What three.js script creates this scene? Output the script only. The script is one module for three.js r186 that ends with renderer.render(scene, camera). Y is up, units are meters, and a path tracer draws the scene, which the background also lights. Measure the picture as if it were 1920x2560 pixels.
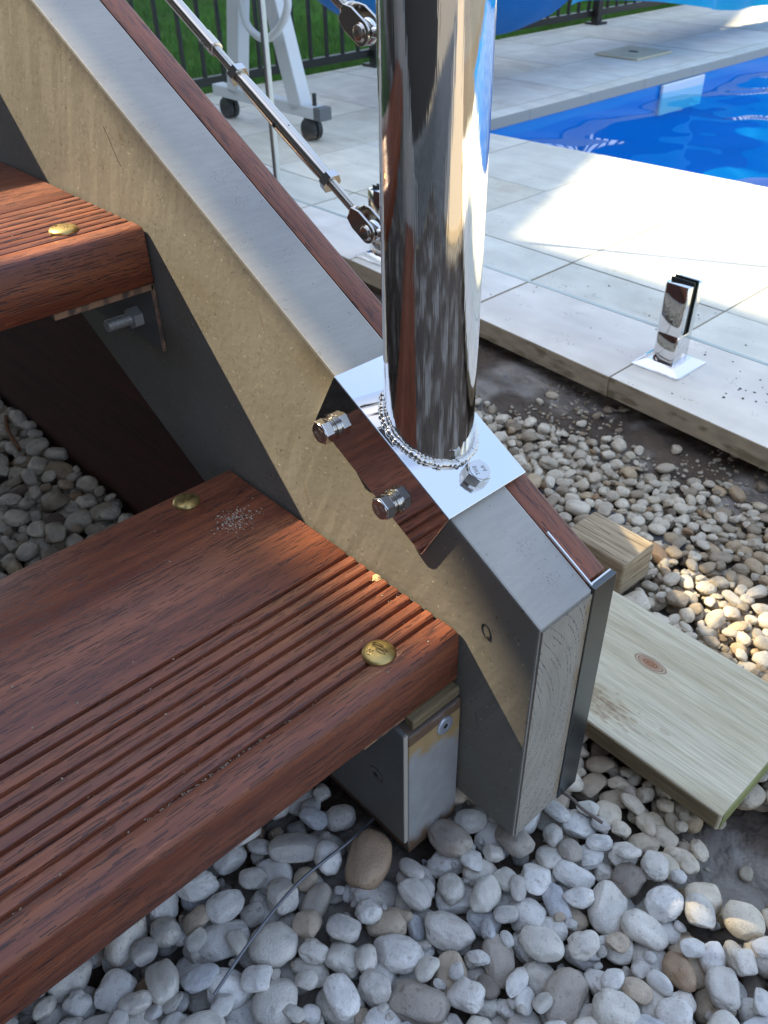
import * as THREE from 'three';
import { RoundedBoxGeometry } from 'three/addons/geometries/RoundedBoxGeometry.js';
import { mergeGeometries, mergeVertices, toCreasedNormals } from 'three/addons/utils/BufferGeometryUtils.js';
import { TextGeometry } from 'three/addons/geometries/TextGeometry.js';
import { FontLoader } from 'three/addons/loaders/FontLoader.js';

// ---------- camera, sky, sun, exposure ----------
const scene = new THREE.Scene();
const V = (x, y, z) => new THREE.Vector3(x, y, z);
const camera = new THREE.PerspectiveCamera(62.63, 768 / 1024, 0.01, 600);
const CAM = V(0.1757, 0.5310, 0.2665), FWD = V(-0.5912, -0.6058, -0.53244), UPV = V(-0.43475, 0.79541, -0.42227);
camera.position.copy(CAM);
camera.up.copy(UPV);
camera.lookAt(CAM.clone().add(FWD));
camera.focus = 0.47;
camera.userData.fStop = 22;
const renderer = new THREE.WebGLRenderer({ antialias: true });
renderer.setSize(768, 1024);
renderer.toneMapping = THREE.LinearToneMapping;
renderer.toneMappingExposure = 2.7;
renderer.shadowMap.enabled = true;

const SUN = V(0.87, -0.95, -0.46).normalize();           // the way the light travels
{
  const W = 512, H = 256, a = new Float32Array(W * H * 4);
  const s = SUN.clone().negate();
  const sst = (x, p, q) => { const t = Math.min(1, Math.max(0, (x - p) / (q - p))); return t * t * (3 - 2 * t); };
  for (let j = 0; j < H; j++) for (let i = 0; i < W; i++) {
    const up = ((j + 0.5) / H - 0.5) * Math.PI, y = Math.sin(up), az = ((i + 0.5) / W - 0.5) * 2 * Math.PI;
    const d = V(Math.cos(az) * Math.cos(up), y, Math.sin(az) * Math.cos(up));
    const h = Math.pow(1 - Math.max(0, y), 3.2), g = Math.pow(Math.max(0, d.dot(s)), 5);
    let c = [0.35 + 0.44 * h, 0.48 + 0.40 * h, 0.76 + 0.22 * h];
    const n = Math.sin(d.x * 9 + Math.sin(d.z * 7)) * Math.sin(d.z * 8 + 1 + Math.sin(d.x * 5)) * 0.5 + 0.5;   // thin high cloud
    const cl = sst(n, 0.55, 1) * 0.22 * sst(y, 0.05, 0.3);
    c = c.map((v, k) => v * (1 - cl) + cl * [0.95, 1, 1.06][k] + g * [0.5, 0.4, 0.26][k]);
    if (y < 0) c = [0.10, 0.10, 0.08];
    a.set([...c.map((v) => v * 0.78), 1], (j * W + i) * 4);
  }
  const t = new THREE.DataTexture(a, W, H, THREE.RGBAFormat, THREE.FloatType);
  t.mapping = THREE.EquirectangularReflectionMapping;
  t.magFilter = t.minFilter = THREE.LinearFilter;
  t.needsUpdate = true;
  scene.background = t; scene.environment = t;
}
const sun = new THREE.DirectionalLight(new THREE.Color().setRGB(1, 0.84, 0.58), 5);
sun.position.copy(SUN.clone().multiplyScalar(-8));
sun.target.position.set(0, 0, 0);
sun.castShadow = true; sun.shadow.radius = 1.2;
sun.shadow.mapSize.set(4096, 4096);
Object.assign(sun.shadow.camera, { left: -5, right: 5, top: 5, bottom: -5, near: 0.1, far: 30 });
sun.name = 'sun';
scene.add(sun, sun.target);

// ---------- helpers ----------
let seedState = 12345;
const rnd = () => { seedState = (seedState + 0x6d2b79f5) | 0; let t = Math.imul(seedState ^ (seedState >>> 15), 1 | seedState); t = (t + Math.imul(t ^ (t >>> 7), 61 | t)) ^ t; return ((t ^ (t >>> 14)) >>> 0) / 4294967296; };
const rr = (a, b) => a + (b - a) * rnd();
const gauss = () => Math.sqrt(-2 * Math.log(rnd() + 1e-9)) * Math.cos(2 * Math.PI * rnd());
const lerp = (a, b, t) => a + (b - a) * t, clamp = (x, a = 0, b = 1) => Math.min(b, Math.max(a, x));
const smooth = (x, a, b) => { const t = clamp((x - a) / (b - a)); return t * t * (3 - 2 * t); };
const hash = (x, y, s) => { let h = (Math.imul(x, 374761393) + Math.imul(y, 668265263) + Math.imul(s, 2147483647 ^ 0x5bd1e995)) | 0; h = Math.imul(h ^ (h >>> 13), 1274126177); h ^= h >>> 16; return (h >>> 0) / 4294967296; };
function vnoise(x, y, px, py, s) {                                    // value noise, periodic in px, py
  const ix = Math.floor(x), iy = Math.floor(y), fx = x - ix, fy = y - iy, u = fx * fx * (3 - 2 * fx), v = fy * fy * (3 - 2 * fy);
  const m = (a, p) => ((a % p) + p) % p, a = m(ix, px), b = m(ix + 1, px), c = m(iy, py), d = m(iy + 1, py);
  return lerp(lerp(hash(a, c, s), hash(b, c, s), u), lerp(hash(a, d, s), hash(b, d, s), u), v);
}
function fbm(x, y, px, py, s, oct = 4) { let t = 0, a = 0.5, n = 0; for (let o = 0; o < oct; o++) { t += a * vnoise(x, y, px, py, s + o * 17); n += a; x *= 2; y *= 2; px *= 2; py *= 2; a *= 0.5; } return t / n; }
function n3(p, s) {                                                    // smooth 3D noise, -1..1
  const f = (x, y, z) => { const iz = Math.floor(z), t = z - iz, u = t * t * (3 - 2 * t); return lerp(vnoise(x, y, 4096, 4096, s + iz * 131), vnoise(x, y, 4096, 4096, s + (iz + 1) * 131), u); };
  return f(p.x + 100, p.y + 100, p.z + 100) * 2 - 1;
}
const toS = (v) => { v = clamp(v); return 255 * (v <= 0.0031308 ? v * 12.92 : 1.055 * Math.pow(v, 1 / 2.4) - 0.055); };
function texture(w, h, fn, draw, size, srgb = true) {                  // fn(u, v) -> linear [r, g, b] or a grey value; draw(context)
  const c = document.createElement('canvas'); c.width = w; c.height = h;
  const g = c.getContext('2d'), im = g.createImageData(w, h);
  for (let j = 0; j < h; j++) for (let i = 0; i < w; i++) {
    const q = fn(i / w, j / h), k = (j * w + i) * 4;
    if (typeof q === 'number') { im.data[k] = im.data[k + 1] = im.data[k + 2] = clamp(q) * 255; } else for (let e = 0; e < 3; e++) im.data[k + e] = srgb ? toS(q[e]) : clamp(q[e]) * 255;
    im.data[k + 3] = 255;
  }
  g.putImageData(im, 0, 0);
  if (draw) draw(g, w, h);
  const t = new THREE.CanvasTexture(c);
  t.wrapS = t.wrapT = THREE.RepeatWrapping;
  t.repeat.set(1 / size[0], 1 / size[1]);
  if (srgb) t.colorSpace = THREE.SRGBColorSpace;
  return t;
}
const mix3 = (a, b, t) => [lerp(a[0], b[0], t), lerp(a[1], b[1], t), lerp(a[2], b[2], t)];
const lin = (r, g, b) => new THREE.Color().setRGB(r, g, b);
const mat = (o) => new THREE.MeshStandardMaterial(o);
function uvBox(g, grain = 'y', off = [0, 0]) {                         // uv in metres, v along the grain
  if (g.index) g = g.toNonIndexed();
  const p = g.attributes.position, n = g.attributes.normal, uv = new Float32Array(p.count * 2);
  const ax = { x: 0, y: 1, z: 2 }[grain];
  for (let i = 0; i < p.count; i += 3) {
    const nn = [0, 0, 0]; for (let k = 0; k < 3; k++) { nn[0] += n.getX(i + k); nn[1] += n.getY(i + k); nn[2] += n.getZ(i + k); }
    const m = nn.map(Math.abs); let dom = m.indexOf(Math.max(...m));
    let vA = ax, uA = [0, 1, 2].find((k) => k !== dom && k !== ax);
    if (dom === ax) { const o = [0, 1, 2].filter((k) => k !== ax); uA = o[0]; vA = o[1]; }
    for (let k = 0; k < 3; k++) { const q = [p.getX(i + k), p.getY(i + k), p.getZ(i + k)]; uv[(i + k) * 2] = q[uA] + off[0] + dom * 0.037; uv[(i + k) * 2 + 1] = q[vA] + off[1]; }
  }
  g.setAttribute('uv', new THREE.BufferAttribute(uv, 2));
  return g;
}
const box = (w, h, d, r = 0.001, grain = 'y', off) => uvBox(new RoundedBoxGeometry(w, h, d, 2, Math.min(r, w / 2.1, h / 2.1, d / 2.1)), grain, off);
const at = (g, x, y, z) => g.translate(x, y, z);
const used = new Map();
function numbered(n) { const k = used.get(n) || 0; used.set(n, k + 1); return k ? n + '_' + String(k).padStart(3, '0') : n; }
function mesh(name, geo, m, parent) {
  const o = new THREE.Mesh(Array.isArray(geo) ? mergeGeometries(geo.map((q) => (q.index ? q.toNonIndexed() : q))) : geo, m);
  o.castShadow = o.receiveShadow = true;
  o.name = parent ? name : numbered(name);
  (parent || scene).add(o);
  return o;
}
function tag(o, label, category, group) { o.userData.label = label; o.userData.category = category; if (group) o.userData.group = group; return o; }
function structure(o) { o.userData.kind = 'structure'; return o; }
function thing(name, pos, label, category, group) { const o = new THREE.Group(); o.name = numbered(name); o.position.set(...pos); scene.add(o); return tag(o, label, category, group); }
const strip = (g) => { for (const k of Object.keys(g.attributes)) if (!['position', 'normal', 'uv'].includes(k)) g.deleteAttribute(k); return g; };
function prism(pts, depth, bevel = 0, axis = 'z') {                    // polygon (x, y) pushed along z
  const s = new THREE.Shape(pts.map((p) => new THREE.Vector2(p[0], p[1])));
  return new THREE.ExtrudeGeometry(s, { depth: depth - 2 * bevel, bevelEnabled: bevel > 0, bevelSize: bevel, bevelThickness: bevel, bevelOffset: -bevel, bevelSegments: 2 }).translate(0, 0, bevel);
}
const tube = (pts, r, seg = 40, rad = 10) => new THREE.TubeGeometry(new THREE.CatmullRomCurve3(pts), seg, r, rad, false);

// ---------- textures and materials ----------
function grainStrokes(count, wPx, len, style, tilt = 0.012) {
  return (g, w, h) => {
    for (let i = 0; i < count; i++) {
      const x = rnd() * w, y = rnd() * h, L = rr(len[0], len[1]) * (0.5 + rnd()), dx = L * tilt * gauss();
      g.strokeStyle = style(); g.lineWidth = wPx * rr(0.6, 1.5);
      for (const ox of [0, -w, w]) for (const oy of [0, -h]) { g.beginPath(); g.moveTo(x + ox, y + oy); g.lineTo(x + ox + dx, y + oy + L); g.stroke(); }
    }
  };
}
const KW = 1024, KH = 2048, KS = [0.25, 0.5];
function merbauMap(dark, light, seed) {
  return texture(KW, KH, (u, v) => {
    const a = fbm(u * 48, v * 4, 48, 4, seed, 4), b = fbm(u * 6, v * 3, 6, 3, seed + 50, 3), c = fbm(u * 160, v * 10, 160, 10, seed + 90, 2);
    const t = clamp(0.15 + 0.9 * (a - 0.5) + 0.8 * (b - 0.25) + 0.45 * (c - 0.5));
    return mix3(dark, light, t);
  }, (g, w, h) => {
    seedState = 777 + seed;
    grainStrokes(5200, 1.5, [14, 60], () => `rgba(${22 + rnd() * 14 | 0},${8 + rnd() * 6 | 0},${8 + rnd() * 8 | 0},${rr(0.35, 0.85)})`)(g, w, h);
    grainStrokes(700, 1.2, [10, 40], () => `rgba(196,130,90,${rr(0.15, 0.4)})`)(g, w, h);
  }, KS);
}
seedState = 4321;
const merbauA = merbauMap([0.116, 0.031, 0.0155], [0.270, 0.085, 0.035], 3);
const merbauBump = texture(KW, KH, (u, v) => 0.75 + 0.25 * (fbm(u * 200, v * 14, 200, 14, 9, 2) - 0.5), (g, w, h) => { seedState = 777 + 3; grainStrokes(5200, 1.6, [14, 60], () => { for (let q = 0; q < 4; q++) rnd(); return 'rgba(30,30,30,0.7)'; })(g, w, h); }, KS, false);
const merbauRough = texture(256, 512, (u, v) => 0.42 + 0.3 * fbm(u * 8, v * 8, 8, 8, 31, 4), null, KS, false);
const M = {};
M.merbau = mat({ map: merbauA, bumpMap: merbauBump, bumpScale: 0.00035, roughnessMap: merbauRough, roughness: 0.78 });
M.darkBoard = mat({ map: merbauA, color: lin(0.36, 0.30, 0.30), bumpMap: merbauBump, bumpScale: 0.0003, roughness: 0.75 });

const paintBase = [0.146, 0.137, 0.116];
const pits = (n, s = 1) => (g, w, h) => {
  for (let i = 0; i < n; i++) { const x = rnd() * w, y = rnd() * h, r = rr(0.5, 1.4) * s; g.fillStyle = rnd() < 0.6 ? `rgba(50,44,34,${rr(0.2, 0.7)})` : `rgba(235,230,215,${rr(0.1, 0.35)})`; g.beginPath(); g.ellipse(x, y, r * rr(0.7, 2.2), r * 0.7, rnd() * 3, 0, 7); g.fill(); }
  for (let i = 0; i < 34; i++) { const cx = rnd() * w, cy = rnd() * h; for (let k = 0; k < 46; k++) { g.fillStyle = `rgba(58,50,36,${rr(0.15, 0.6)})`; g.beginPath(); g.ellipse(cx + gauss() * 16, cy + gauss() * 9, rr(0.5, 1.6) * s, rr(0.5, 1) * s, rnd() * 3, 0, 7); g.fill(); } }
  for (let i = 0; i < 26; i++) { g.strokeStyle = `rgba(${rnd() < 0.5 ? '240,235,220' : '60,52,40'},${rr(0.1, 0.3)})`; g.lineWidth = 0.8; const x = rnd() * w, y = rnd() * h, a = rr(-1.2, 0.2), L = rr(20, 130); g.beginPath(); g.moveTo(x, y); g.lineTo(x + Math.cos(a) * L, y + Math.sin(a) * L); g.stroke(); }
};
seedState = 99;
const faceMap = texture(2048, 1024, (u, v) => {
  const m = fbm(u * 10, v * 6, 10, 6, 5, 5), st = fbm(u * 90 + v * 22, v * 5, 90, 5, 12, 3), env = smooth(fbm(u * 7, v * 4, 7, 4, 77, 2), 0.42, 0.62), f = hash(Math.floor(u * 2048), Math.floor(v * 1024), 8) - 0.5;
  const k = 1 + 0.34 * (m - 0.5) + 0.17 * env * (smooth(st, 0.46, 0.66) - 0.35) + 0.07 * f;
  const stain = smooth(fbm(u * 5, v * 4, 5, 4, 140, 4), 0.56, 0.75);
  return mix3(paintBase.map((c) => c * k), [0.120 * k, 0.098 * k, 0.062 * k], stain * 0.5);
}, (g, w, h) => { pits(4200, 1.7)(g, w, h); for (let i = 0; i < 14; i++) { g.strokeStyle = 'rgba(80,52,24,0.55)'; g.lineWidth = 2.4; const x = rnd() * w, y = rnd() * h; g.beginPath(); g.moveTo(x, y); g.quadraticCurveTo(x + 6, y + 20, x + rr(4, 18), y + rr(30, 60)); g.stroke(); } }, [0.6, 0.3]);
const faceBump = texture(1024, 512, (u, v) => 0.5 + 0.18 * (fbm(u * 90 + v * 22, v * 5, 90, 5, 12, 3) - 0.5) + 0.35 * (fbm(u * 160, v * 80, 160, 80, 3, 3) - 0.5), (g, w, h) => { seedState = 99; for (let i = 0; i < 900; i++) { g.fillStyle = 'rgba(20,20,20,0.7)'; g.beginPath(); g.ellipse(rnd() * w, rnd() * h, rr(0.5, 1.6), 0.7, rnd() * 3, 0, 7); g.fill(); } }, [0.6, 0.3], false);
M.paintFace = mat({ map: faceMap, bumpMap: faceBump, bumpScale: 0.0006, roughness: 0.62 });
const topMap = texture(1024, 1024, (u, v) => {
  const m = fbm(u * 6, v * 6, 6, 6, 15, 5), f = hash(Math.floor(u * 1024), Math.floor(v * 1024), 18) - 0.5, b = smooth(fbm(u * 5, v * 3, 5, 3, 210, 3), 0.5, 0.75), fine = fbm(u * 30, v * 200, 30, 200, 61, 2) - 0.5;
  const k = 1.0 + 0.3 * (m - 0.5) + 0.08 * f + 0.12 * fine;
  return mix3([0.345 * k, 0.328 * k, 0.288 * k], [0.25 * k, 0.25 * k, 0.25 * k], 0.55 * b);
}, (g, w, h) => { pits(900, 0.9)(g, w, h); for (let i = 0; i < 60; i++) { g.strokeStyle = 'rgba(30,30,34,0.45)'; g.lineWidth = 1.2; const x = rnd() * w, y = rnd() * h; g.beginPath(); g.moveTo(x, y); g.lineTo(x + rr(-6, 12), y + rr(-4, 8)); g.stroke(); } }, [0.3, 0.3]);
M.paintTop = mat({ map: topMap, bumpMap: faceBump, bumpScale: 0.00025, roughness: 0.42 });
const arcs = (style, wd, n) => (g, w, h) => {
  for (let i = 0; i < 58; i++) {
    const R = h * (0.14 + i * 0.0215), cx = -w * 0.55 + i * 2, cy = h * 0.42;
    for (let a = -1.25; a < 1.25; a += rr(0.012, 0.05)) {
      const skip = Math.sin(i * 2.1 + a * 3) + 0.6 * Math.sin(a * 9 + i); if (skip < -0.15) continue;
      const r = R * (1 + 0.035 * Math.sin(a * 5 + i * 0.2)), L = rr(0.006, 0.024);
      g.strokeStyle = style(); g.lineWidth = wd * rr(0.6, 1.6); g.beginPath(); g.moveTo(cx + r * 1.25 * Math.cos(a), cy + r * Math.sin(a)); g.lineTo(cx + r * 1.25 * Math.cos(a + L) + rr(-2, 2), cy + r * Math.sin(a + L)); g.stroke();
    }
  }
};
const endMap = texture(512, 1024, (u, v) => {
  const m = fbm(u * 5, v * 10, 5, 10, 25, 5), f = hash(Math.floor(u * 512), Math.floor(v * 1024), 28) - 0.5, e = smooth(u, 0.8, 1) * fbm(u * 4, v * 18, 4, 18, 6, 3), k = 1 + 0.3 * (m - 0.5) + 0.14 * f;
  return mix3([0.295 * k, 0.27 * k, 0.22 * k], [0.22, 0.14, 0.06], clamp(e * 1.1));
}, (g, w, h) => { seedState = 55; arcs(() => `rgba(${34 + rnd() * 36 | 0},${36 + rnd() * 36 | 0},${54 + rnd() * 30 | 0},${rr(0.5, 0.95)})`, 4.2)(g, w, h); for (let i = 0; i < 9; i++) { g.strokeStyle = 'rgba(25,22,20,0.75)'; g.lineWidth = 2; const x = rr(0.2, 0.8) * w, y = rr(0.1, 0.9) * h; g.beginPath(); g.moveTo(x, y); g.lineTo(x + rr(8, 30), y + rr(-6, 30)); g.stroke(); } }, [0.0455, 0.1912]);
const endBump = texture(512, 1024, (u, v) => 0.6 + 0.5 * (fbm(u * 40, v * 80, 40, 80, 65, 3) - 0.5), (g, w, h) => { seedState = 55; arcs(() => 'rgba(10,10,10,0.6)', 4.2)(g, w, h); }, [0.0455, 0.1912], false);
M.endGrain = mat({ map: endMap, bumpMap: endBump, bumpScale: 0.0006, roughness: 0.85 });

const streak = texture(1024, 256, (u, v) => fbm(u * 420, v * 7, 420, 7, 44, 2) * 0.7 + 0.3 * fbm(u * 90, v * 3, 90, 3, 46, 2), null, [0.16, 0.12], false);
M.tube = mat({ color: lin(0.70, 0.69, 0.67), metalness: 1, roughness: 0.045, bumpMap: streak, bumpScale: 0.00004 });
const smudge = texture(256, 256, (u, v) => 0.03 + 0.12 * smooth(fbm(u * 6, v * 6, 6, 6, 53, 4), 0.55, 0.8), null, [0.1, 0.1], false);
M.mirror = mat({ color: lin(0.74, 0.74, 0.74), metalness: 1, roughness: 1, roughnessMap: smudge });
M.steel = mat({ color: lin(0.62, 0.60, 0.56), metalness: 1, roughness: 0.16 });
M.steelWarm = mat({ color: lin(0.60, 0.56, 0.50), metalness: 1, roughness: 0.2 });
M.weld = mat({ color: lin(0.62, 0.60, 0.56), metalness: 1, roughness: 0.24 });
M.galv = mat({ color: lin(0.42, 0.43, 0.42), metalness: 0.6, roughness: 0.45 });
M.chrome = mat({ color: lin(0.72, 0.72, 0.72), metalness: 1, roughness: 0.07 });
const brassMap = texture(256, 256, (u, v) => { const m = fbm(u * 7, v * 7, 7, 7, 71, 5), d = smooth(fbm(u * 5, v * 5, 5, 5, 91, 4), 0.52, 0.72); return mix3([0.44, 0.325, 0.125], [0.19, 0.14, 0.055], d * 0.8 + 0.3 * (m - 0.5)); }, null, [0.02, 0.02]);
M.brass = mat({ map: brassMap, metalness: 0.9, roughness: 0.4 });
M.engrave = mat({ color: lin(0.07, 0.045, 0.015), metalness: 0.6, roughness: 0.6 });
M.mark = mat({ color: lin(0.28, 0.27, 0.26), metalness: 1, roughness: 0.4 });
M.dark = mat({ color: lin(0.012, 0.012, 0.012), roughness: 0.7 });
const steelPlateMap = texture(256, 512, (u, v) => mix3([0.085, 0.10, 0.108], [0.20, 0.165, 0.12], clamp(smooth(v, 0.8, 0.0) * 0.65 + 0.4 * (fbm(u * 4, v * 8, 4, 8, 19, 4) - 0.5))), null, [0.03, 0.22]);
M.plateEnd = mat({ map: steelPlateMap, metalness: 0.75, roughness: 0.25 });
M.lip = mat({ color: lin(0.75, 0.75, 0.75), metalness: 0.7, roughness: 0.35 });
const rustMap = texture(256, 256, (u, v) => { const m = fbm(u * 8, v * 8, 8, 8, 33, 5); return mix3([0.07, 0.05, 0.04], [0.26, 0.15, 0.085], smooth(m, 0.3, 0.7)); }, null, [0.04, 0.04]);
M.rust = mat({ map: rustMap, roughness: 0.85 });
const greyPaint = texture(512, 512, (u, v) => { const m = fbm(u * 8, v * 8, 8, 8, 37, 5), k = 1 + 0.35 * (m - 0.5); return [0.095 * k, 0.093 * k, 0.086 * k]; }, pits(300, 0.7), [0.15, 0.15]);
M.bracketPaint = mat({ map: greyPaint, roughness: 0.5 });
const packMap = texture(256, 512, (u, v) => {                          // pale grey paint, worn to timber along the foot and the head
  const m = fbm(u * 6, v * 12, 6, 12, 57, 5), foot = smooth(v + 0.16 * (m - 0.5) + 0.10 * Math.abs(u - 0.35), 0.86, 0.97), head = smooth(v + 0.2 * (m - 0.5) - 0.16 * (1 - u), 0.14, 0.02), k = 1 + 0.3 * (m - 0.5);
  let c = [0.27 * k, 0.27 * k, 0.262 * k]; c = mix3(c, [0.13 * k, 0.075 * k, 0.04 * k], foot); return mix3(c, [0.34 * k, 0.23 * k, 0.10 * k], head);
}, null, [0.046, 0.115]);
M.packer = mat({ map: packMap, roughness: 0.8 });
const plankFn = (a, b, seed, g1 = 40) => (u, v) => { const s = fbm(u * g1, v * 4, g1, 4, seed, 4), m = fbm(u * 4, v * 4, 4, 4, seed + 9, 4), k = 1 + 0.35 * (fbm(u * 120, v * 14, 120, 14, seed + 4, 2) - 0.5); return mix3(a, b, clamp(0.5 + 1.2 * (s - 0.5) + 1.2 * (m - 0.5))).map((c) => c * k); };
const pineMap = texture(1024, 1024, plankFn([0.46, 0.40, 0.265], [0.60, 0.55, 0.40], 63), (g, w, h) => {
  seedState = 31; grainStrokes(160, 1.6, [30, 150], () => `rgba(90,80,50,${rr(0.08, 0.3)})`, 0.05)(g, w, h);
  const kx = w * 0.62, ky = h * 0.40;                                  // a knot
  for (let i = 12; i > 0; i--) { g.fillStyle = `rgba(${168 - i * 3},${112 - i * 2},${70},${i > 8 ? 0.10 : 0.2})`; g.beginPath(); g.ellipse(kx, ky, i * 4.4, i * 4.6, 0.2, 0, 7); g.fill(); }
  for (let i = 0; i < 22; i++) { const q = 60 + i * 9; for (const sd of [-1, 1]) { g.strokeStyle = `rgba(120,96,52,${0.26 - i * 0.01})`; g.lineWidth = 2; g.beginPath(); g.moveTo(kx + sd * q * 0.8, 0); g.bezierCurveTo(kx + sd * q * 0.8, ky - 120, kx + sd * (q + 18), ky - 60, kx + sd * (q + 18), ky); g.bezierCurveTo(kx + sd * (q + 18), ky + 60, kx + sd * q * 0.8, ky + 120, kx + sd * q * 0.8, h); g.stroke(); } }
  g.strokeStyle = 'rgba(70,40,20,0.55)'; g.lineWidth = 2; g.lineWidth = 3; for (const r of [10, 20, 38, 48]) { g.beginPath(); g.ellipse(kx, ky, r, r * 1.06, 0.2, 0, 7); g.stroke(); }
  for (let i = 0; i < 220; i++) { g.fillStyle = `rgba(96,66,36,${rr(0.04, 0.16)})`; g.beginPath(); g.ellipse(w * 0.17 + gauss() * 46, h * 0.42 + gauss() * 70, rr(3, 16), rr(3, 22), 0, 0, 7); g.fill(); }
  for (let i = 0; i < 60; i++) { g.strokeStyle = `rgba(70,66,50,${rr(0.15, 0.5)})`; g.lineWidth = 1.4; const x = rnd() * w, y = rnd() * h; g.beginPath(); g.moveTo(x, y); g.lineTo(x + rr(-10, 10), y + rr(10, 60)); g.stroke(); }
}, [0.131, 0.27]);
const pineBump = texture(512, 512, plankFn([0.4, 0.4, 0.4], [0.6, 0.6, 0.6], 63, 60), null, [0.131, 0.27], false);
M.pine = mat({ map: pineMap, bumpMap: pineBump, bumpScale: 0.002, roughness: 0.85 });
M.pineSide = mat({ map: texture(256, 512, plankFn([0.10, 0.07, 0.035], [0.22, 0.17, 0.09], 73), null, [0.1, 0.2]), bumpMap: pineBump, bumpScale: 0.002, roughness: 0.95 });
M.pineEnd = mat({ map: texture(256, 256, plankFn([0.16, 0.17, 0.05], [0.30, 0.31, 0.12], 79), null, [0.02, 0.13]), roughness: 0.95 });
M.sleeper = mat({ map: texture(512, 512, plankFn([0.26, 0.195, 0.115], [0.47, 0.375, 0.245], 83), (g, w, h) => { seedState = 81; grainStrokes(40, 2.4, [60, 240], () => `rgba(30,22,14,${rr(0.3, 0.8)})`, 0.06)(g, w, h); }, [0.09, 0.2]), bumpMap: pineBump, bumpScale: 0.002, roughness: 0.95 });

function stoneTex(seed) {
  return texture(512, 512, (u, v) => {
    const m = fbm(u * 5, v * 5, 5, 5, seed, 5), w = fbm(u * 3, v * 14, 3, 14, seed + 7, 4), b = smooth(fbm(u * 4, v * 4, 4, 4, seed + 20, 4), 0.55, 0.8), k = 1 + 0.30 * (m - 0.5) + 0.20 * (w - 0.5);
    return mix3([0.80 * k, 0.755 * k, 0.665 * k], [0.62, 0.53, 0.42], b * 0.35);
  }, (g, w, h) => {
    seedState = 1000 + seed;
    for (let i = 0; i < 26; i++) { const cx = rnd() * w, cy = rnd() * h, n = 3 + rnd() * 14; for (let k = 0; k < n; k++) { g.fillStyle = `rgba(${104 + rnd() * 40 | 0},${90 + rnd() * 30 | 0},${66 + rnd() * 20 | 0},${rr(0.2, 0.6)})`; g.beginPath(); g.ellipse(cx + gauss() * 15, cy + gauss() * 6, rr(0.8, 3.4), rr(0.5, 1.6), rr(-0.4, 0.4), 0, 7); g.fill(); } }
  }, [0.26, 0.26]);
}
const stoneBump = texture(512, 512, (u, v) => 0.6 + 0.3 * (fbm(u * 30, v * 30, 30, 30, 107, 4) - 0.5), null, [0.26, 0.26], false);
const stones = [201, 233, 267].map(stoneTex);
M.pavers = [[1, 1, 1], [0.93, 0.925, 0.91], [0.98, 0.95, 0.90], [0.90, 0.87, 0.82], [1, 0.98, 0.95], [0.95, 0.93, 0.92]].map((c, i) => mat({ map: stones[i % 3], color: lin(...c), bumpMap: stoneBump, bumpScale: 0.0006, roughness: 0.72 }));
M.paverSide = mat({ map: texture(512, 512, (u, v) => { const m = fbm(u * 14, v * 40, 14, 40, 277, 4), d = smooth(fbm(u * 9, v * 30, 9, 30, 288, 4), 0.55, 0.75), k = 1 + 0.5 * (m - 0.5); return mix3([0.42 * k, 0.345 * k, 0.235 * k], [0.15, 0.12, 0.06], d * 0.75); }, null, [0.3, 0.3]), bumpMap: stoneBump, bumpScale: 0.001, roughness: 0.85 });
M.paverJoint = mat({ color: lin(0.40, 0.37, 0.31), roughness: 0.9 });
M.concrete = mat({ color: lin(0.12, 0.095, 0.065), roughness: 0.95 });
const soilMap = texture(1024, 1024, (u, v) => { const m = fbm(u * 9, v * 9, 9, 9, 303, 6), b = smooth(fbm(u * 4, v * 4, 4, 4, 320, 4), 0.48, 0.68), f = hash(Math.floor(u * 1024), Math.floor(v * 1024), 38), k = 0.7 + 0.9 * (m - 0.3) + 0.25 * (f - 0.5); return mix3([0.10 * k, 0.075 * k, 0.055 * k], [0.34 * k, 0.31 * k, 0.27 * k], b * 0.85); }, null, [0.35, 0.35]);
const soilBump = texture(512, 512, (u, v) => fbm(u * 24, v * 24, 24, 24, 304, 5), null, [0.35, 0.35], false);
M.soil = mat({ map: soilMap, bumpMap: soilBump, bumpScale: 0.012, roughness: 1 });

// ---------- the setting ----------
const TH = 0.508172749, T = Math.tan(TH), SC = Math.cos(TH), SS = Math.sin(TH);
const Y0 = 0.215;                                                     // height of the stringer's front top corner
const SD = V(-SC, SS, 0), ND = V(SS, SC, 0);                          // up the slope, square to the slope
const slope = (s, n, z) => V(SD.x * s + ND.x * n, Y0 + SD.y * s + ND.y * n, z);
const slopeMatrix = (s, n, z) => new THREE.Matrix4().makeBasis(SD, ND, V(0, 0, -1)).setPosition(slope(s, n, z));

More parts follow.
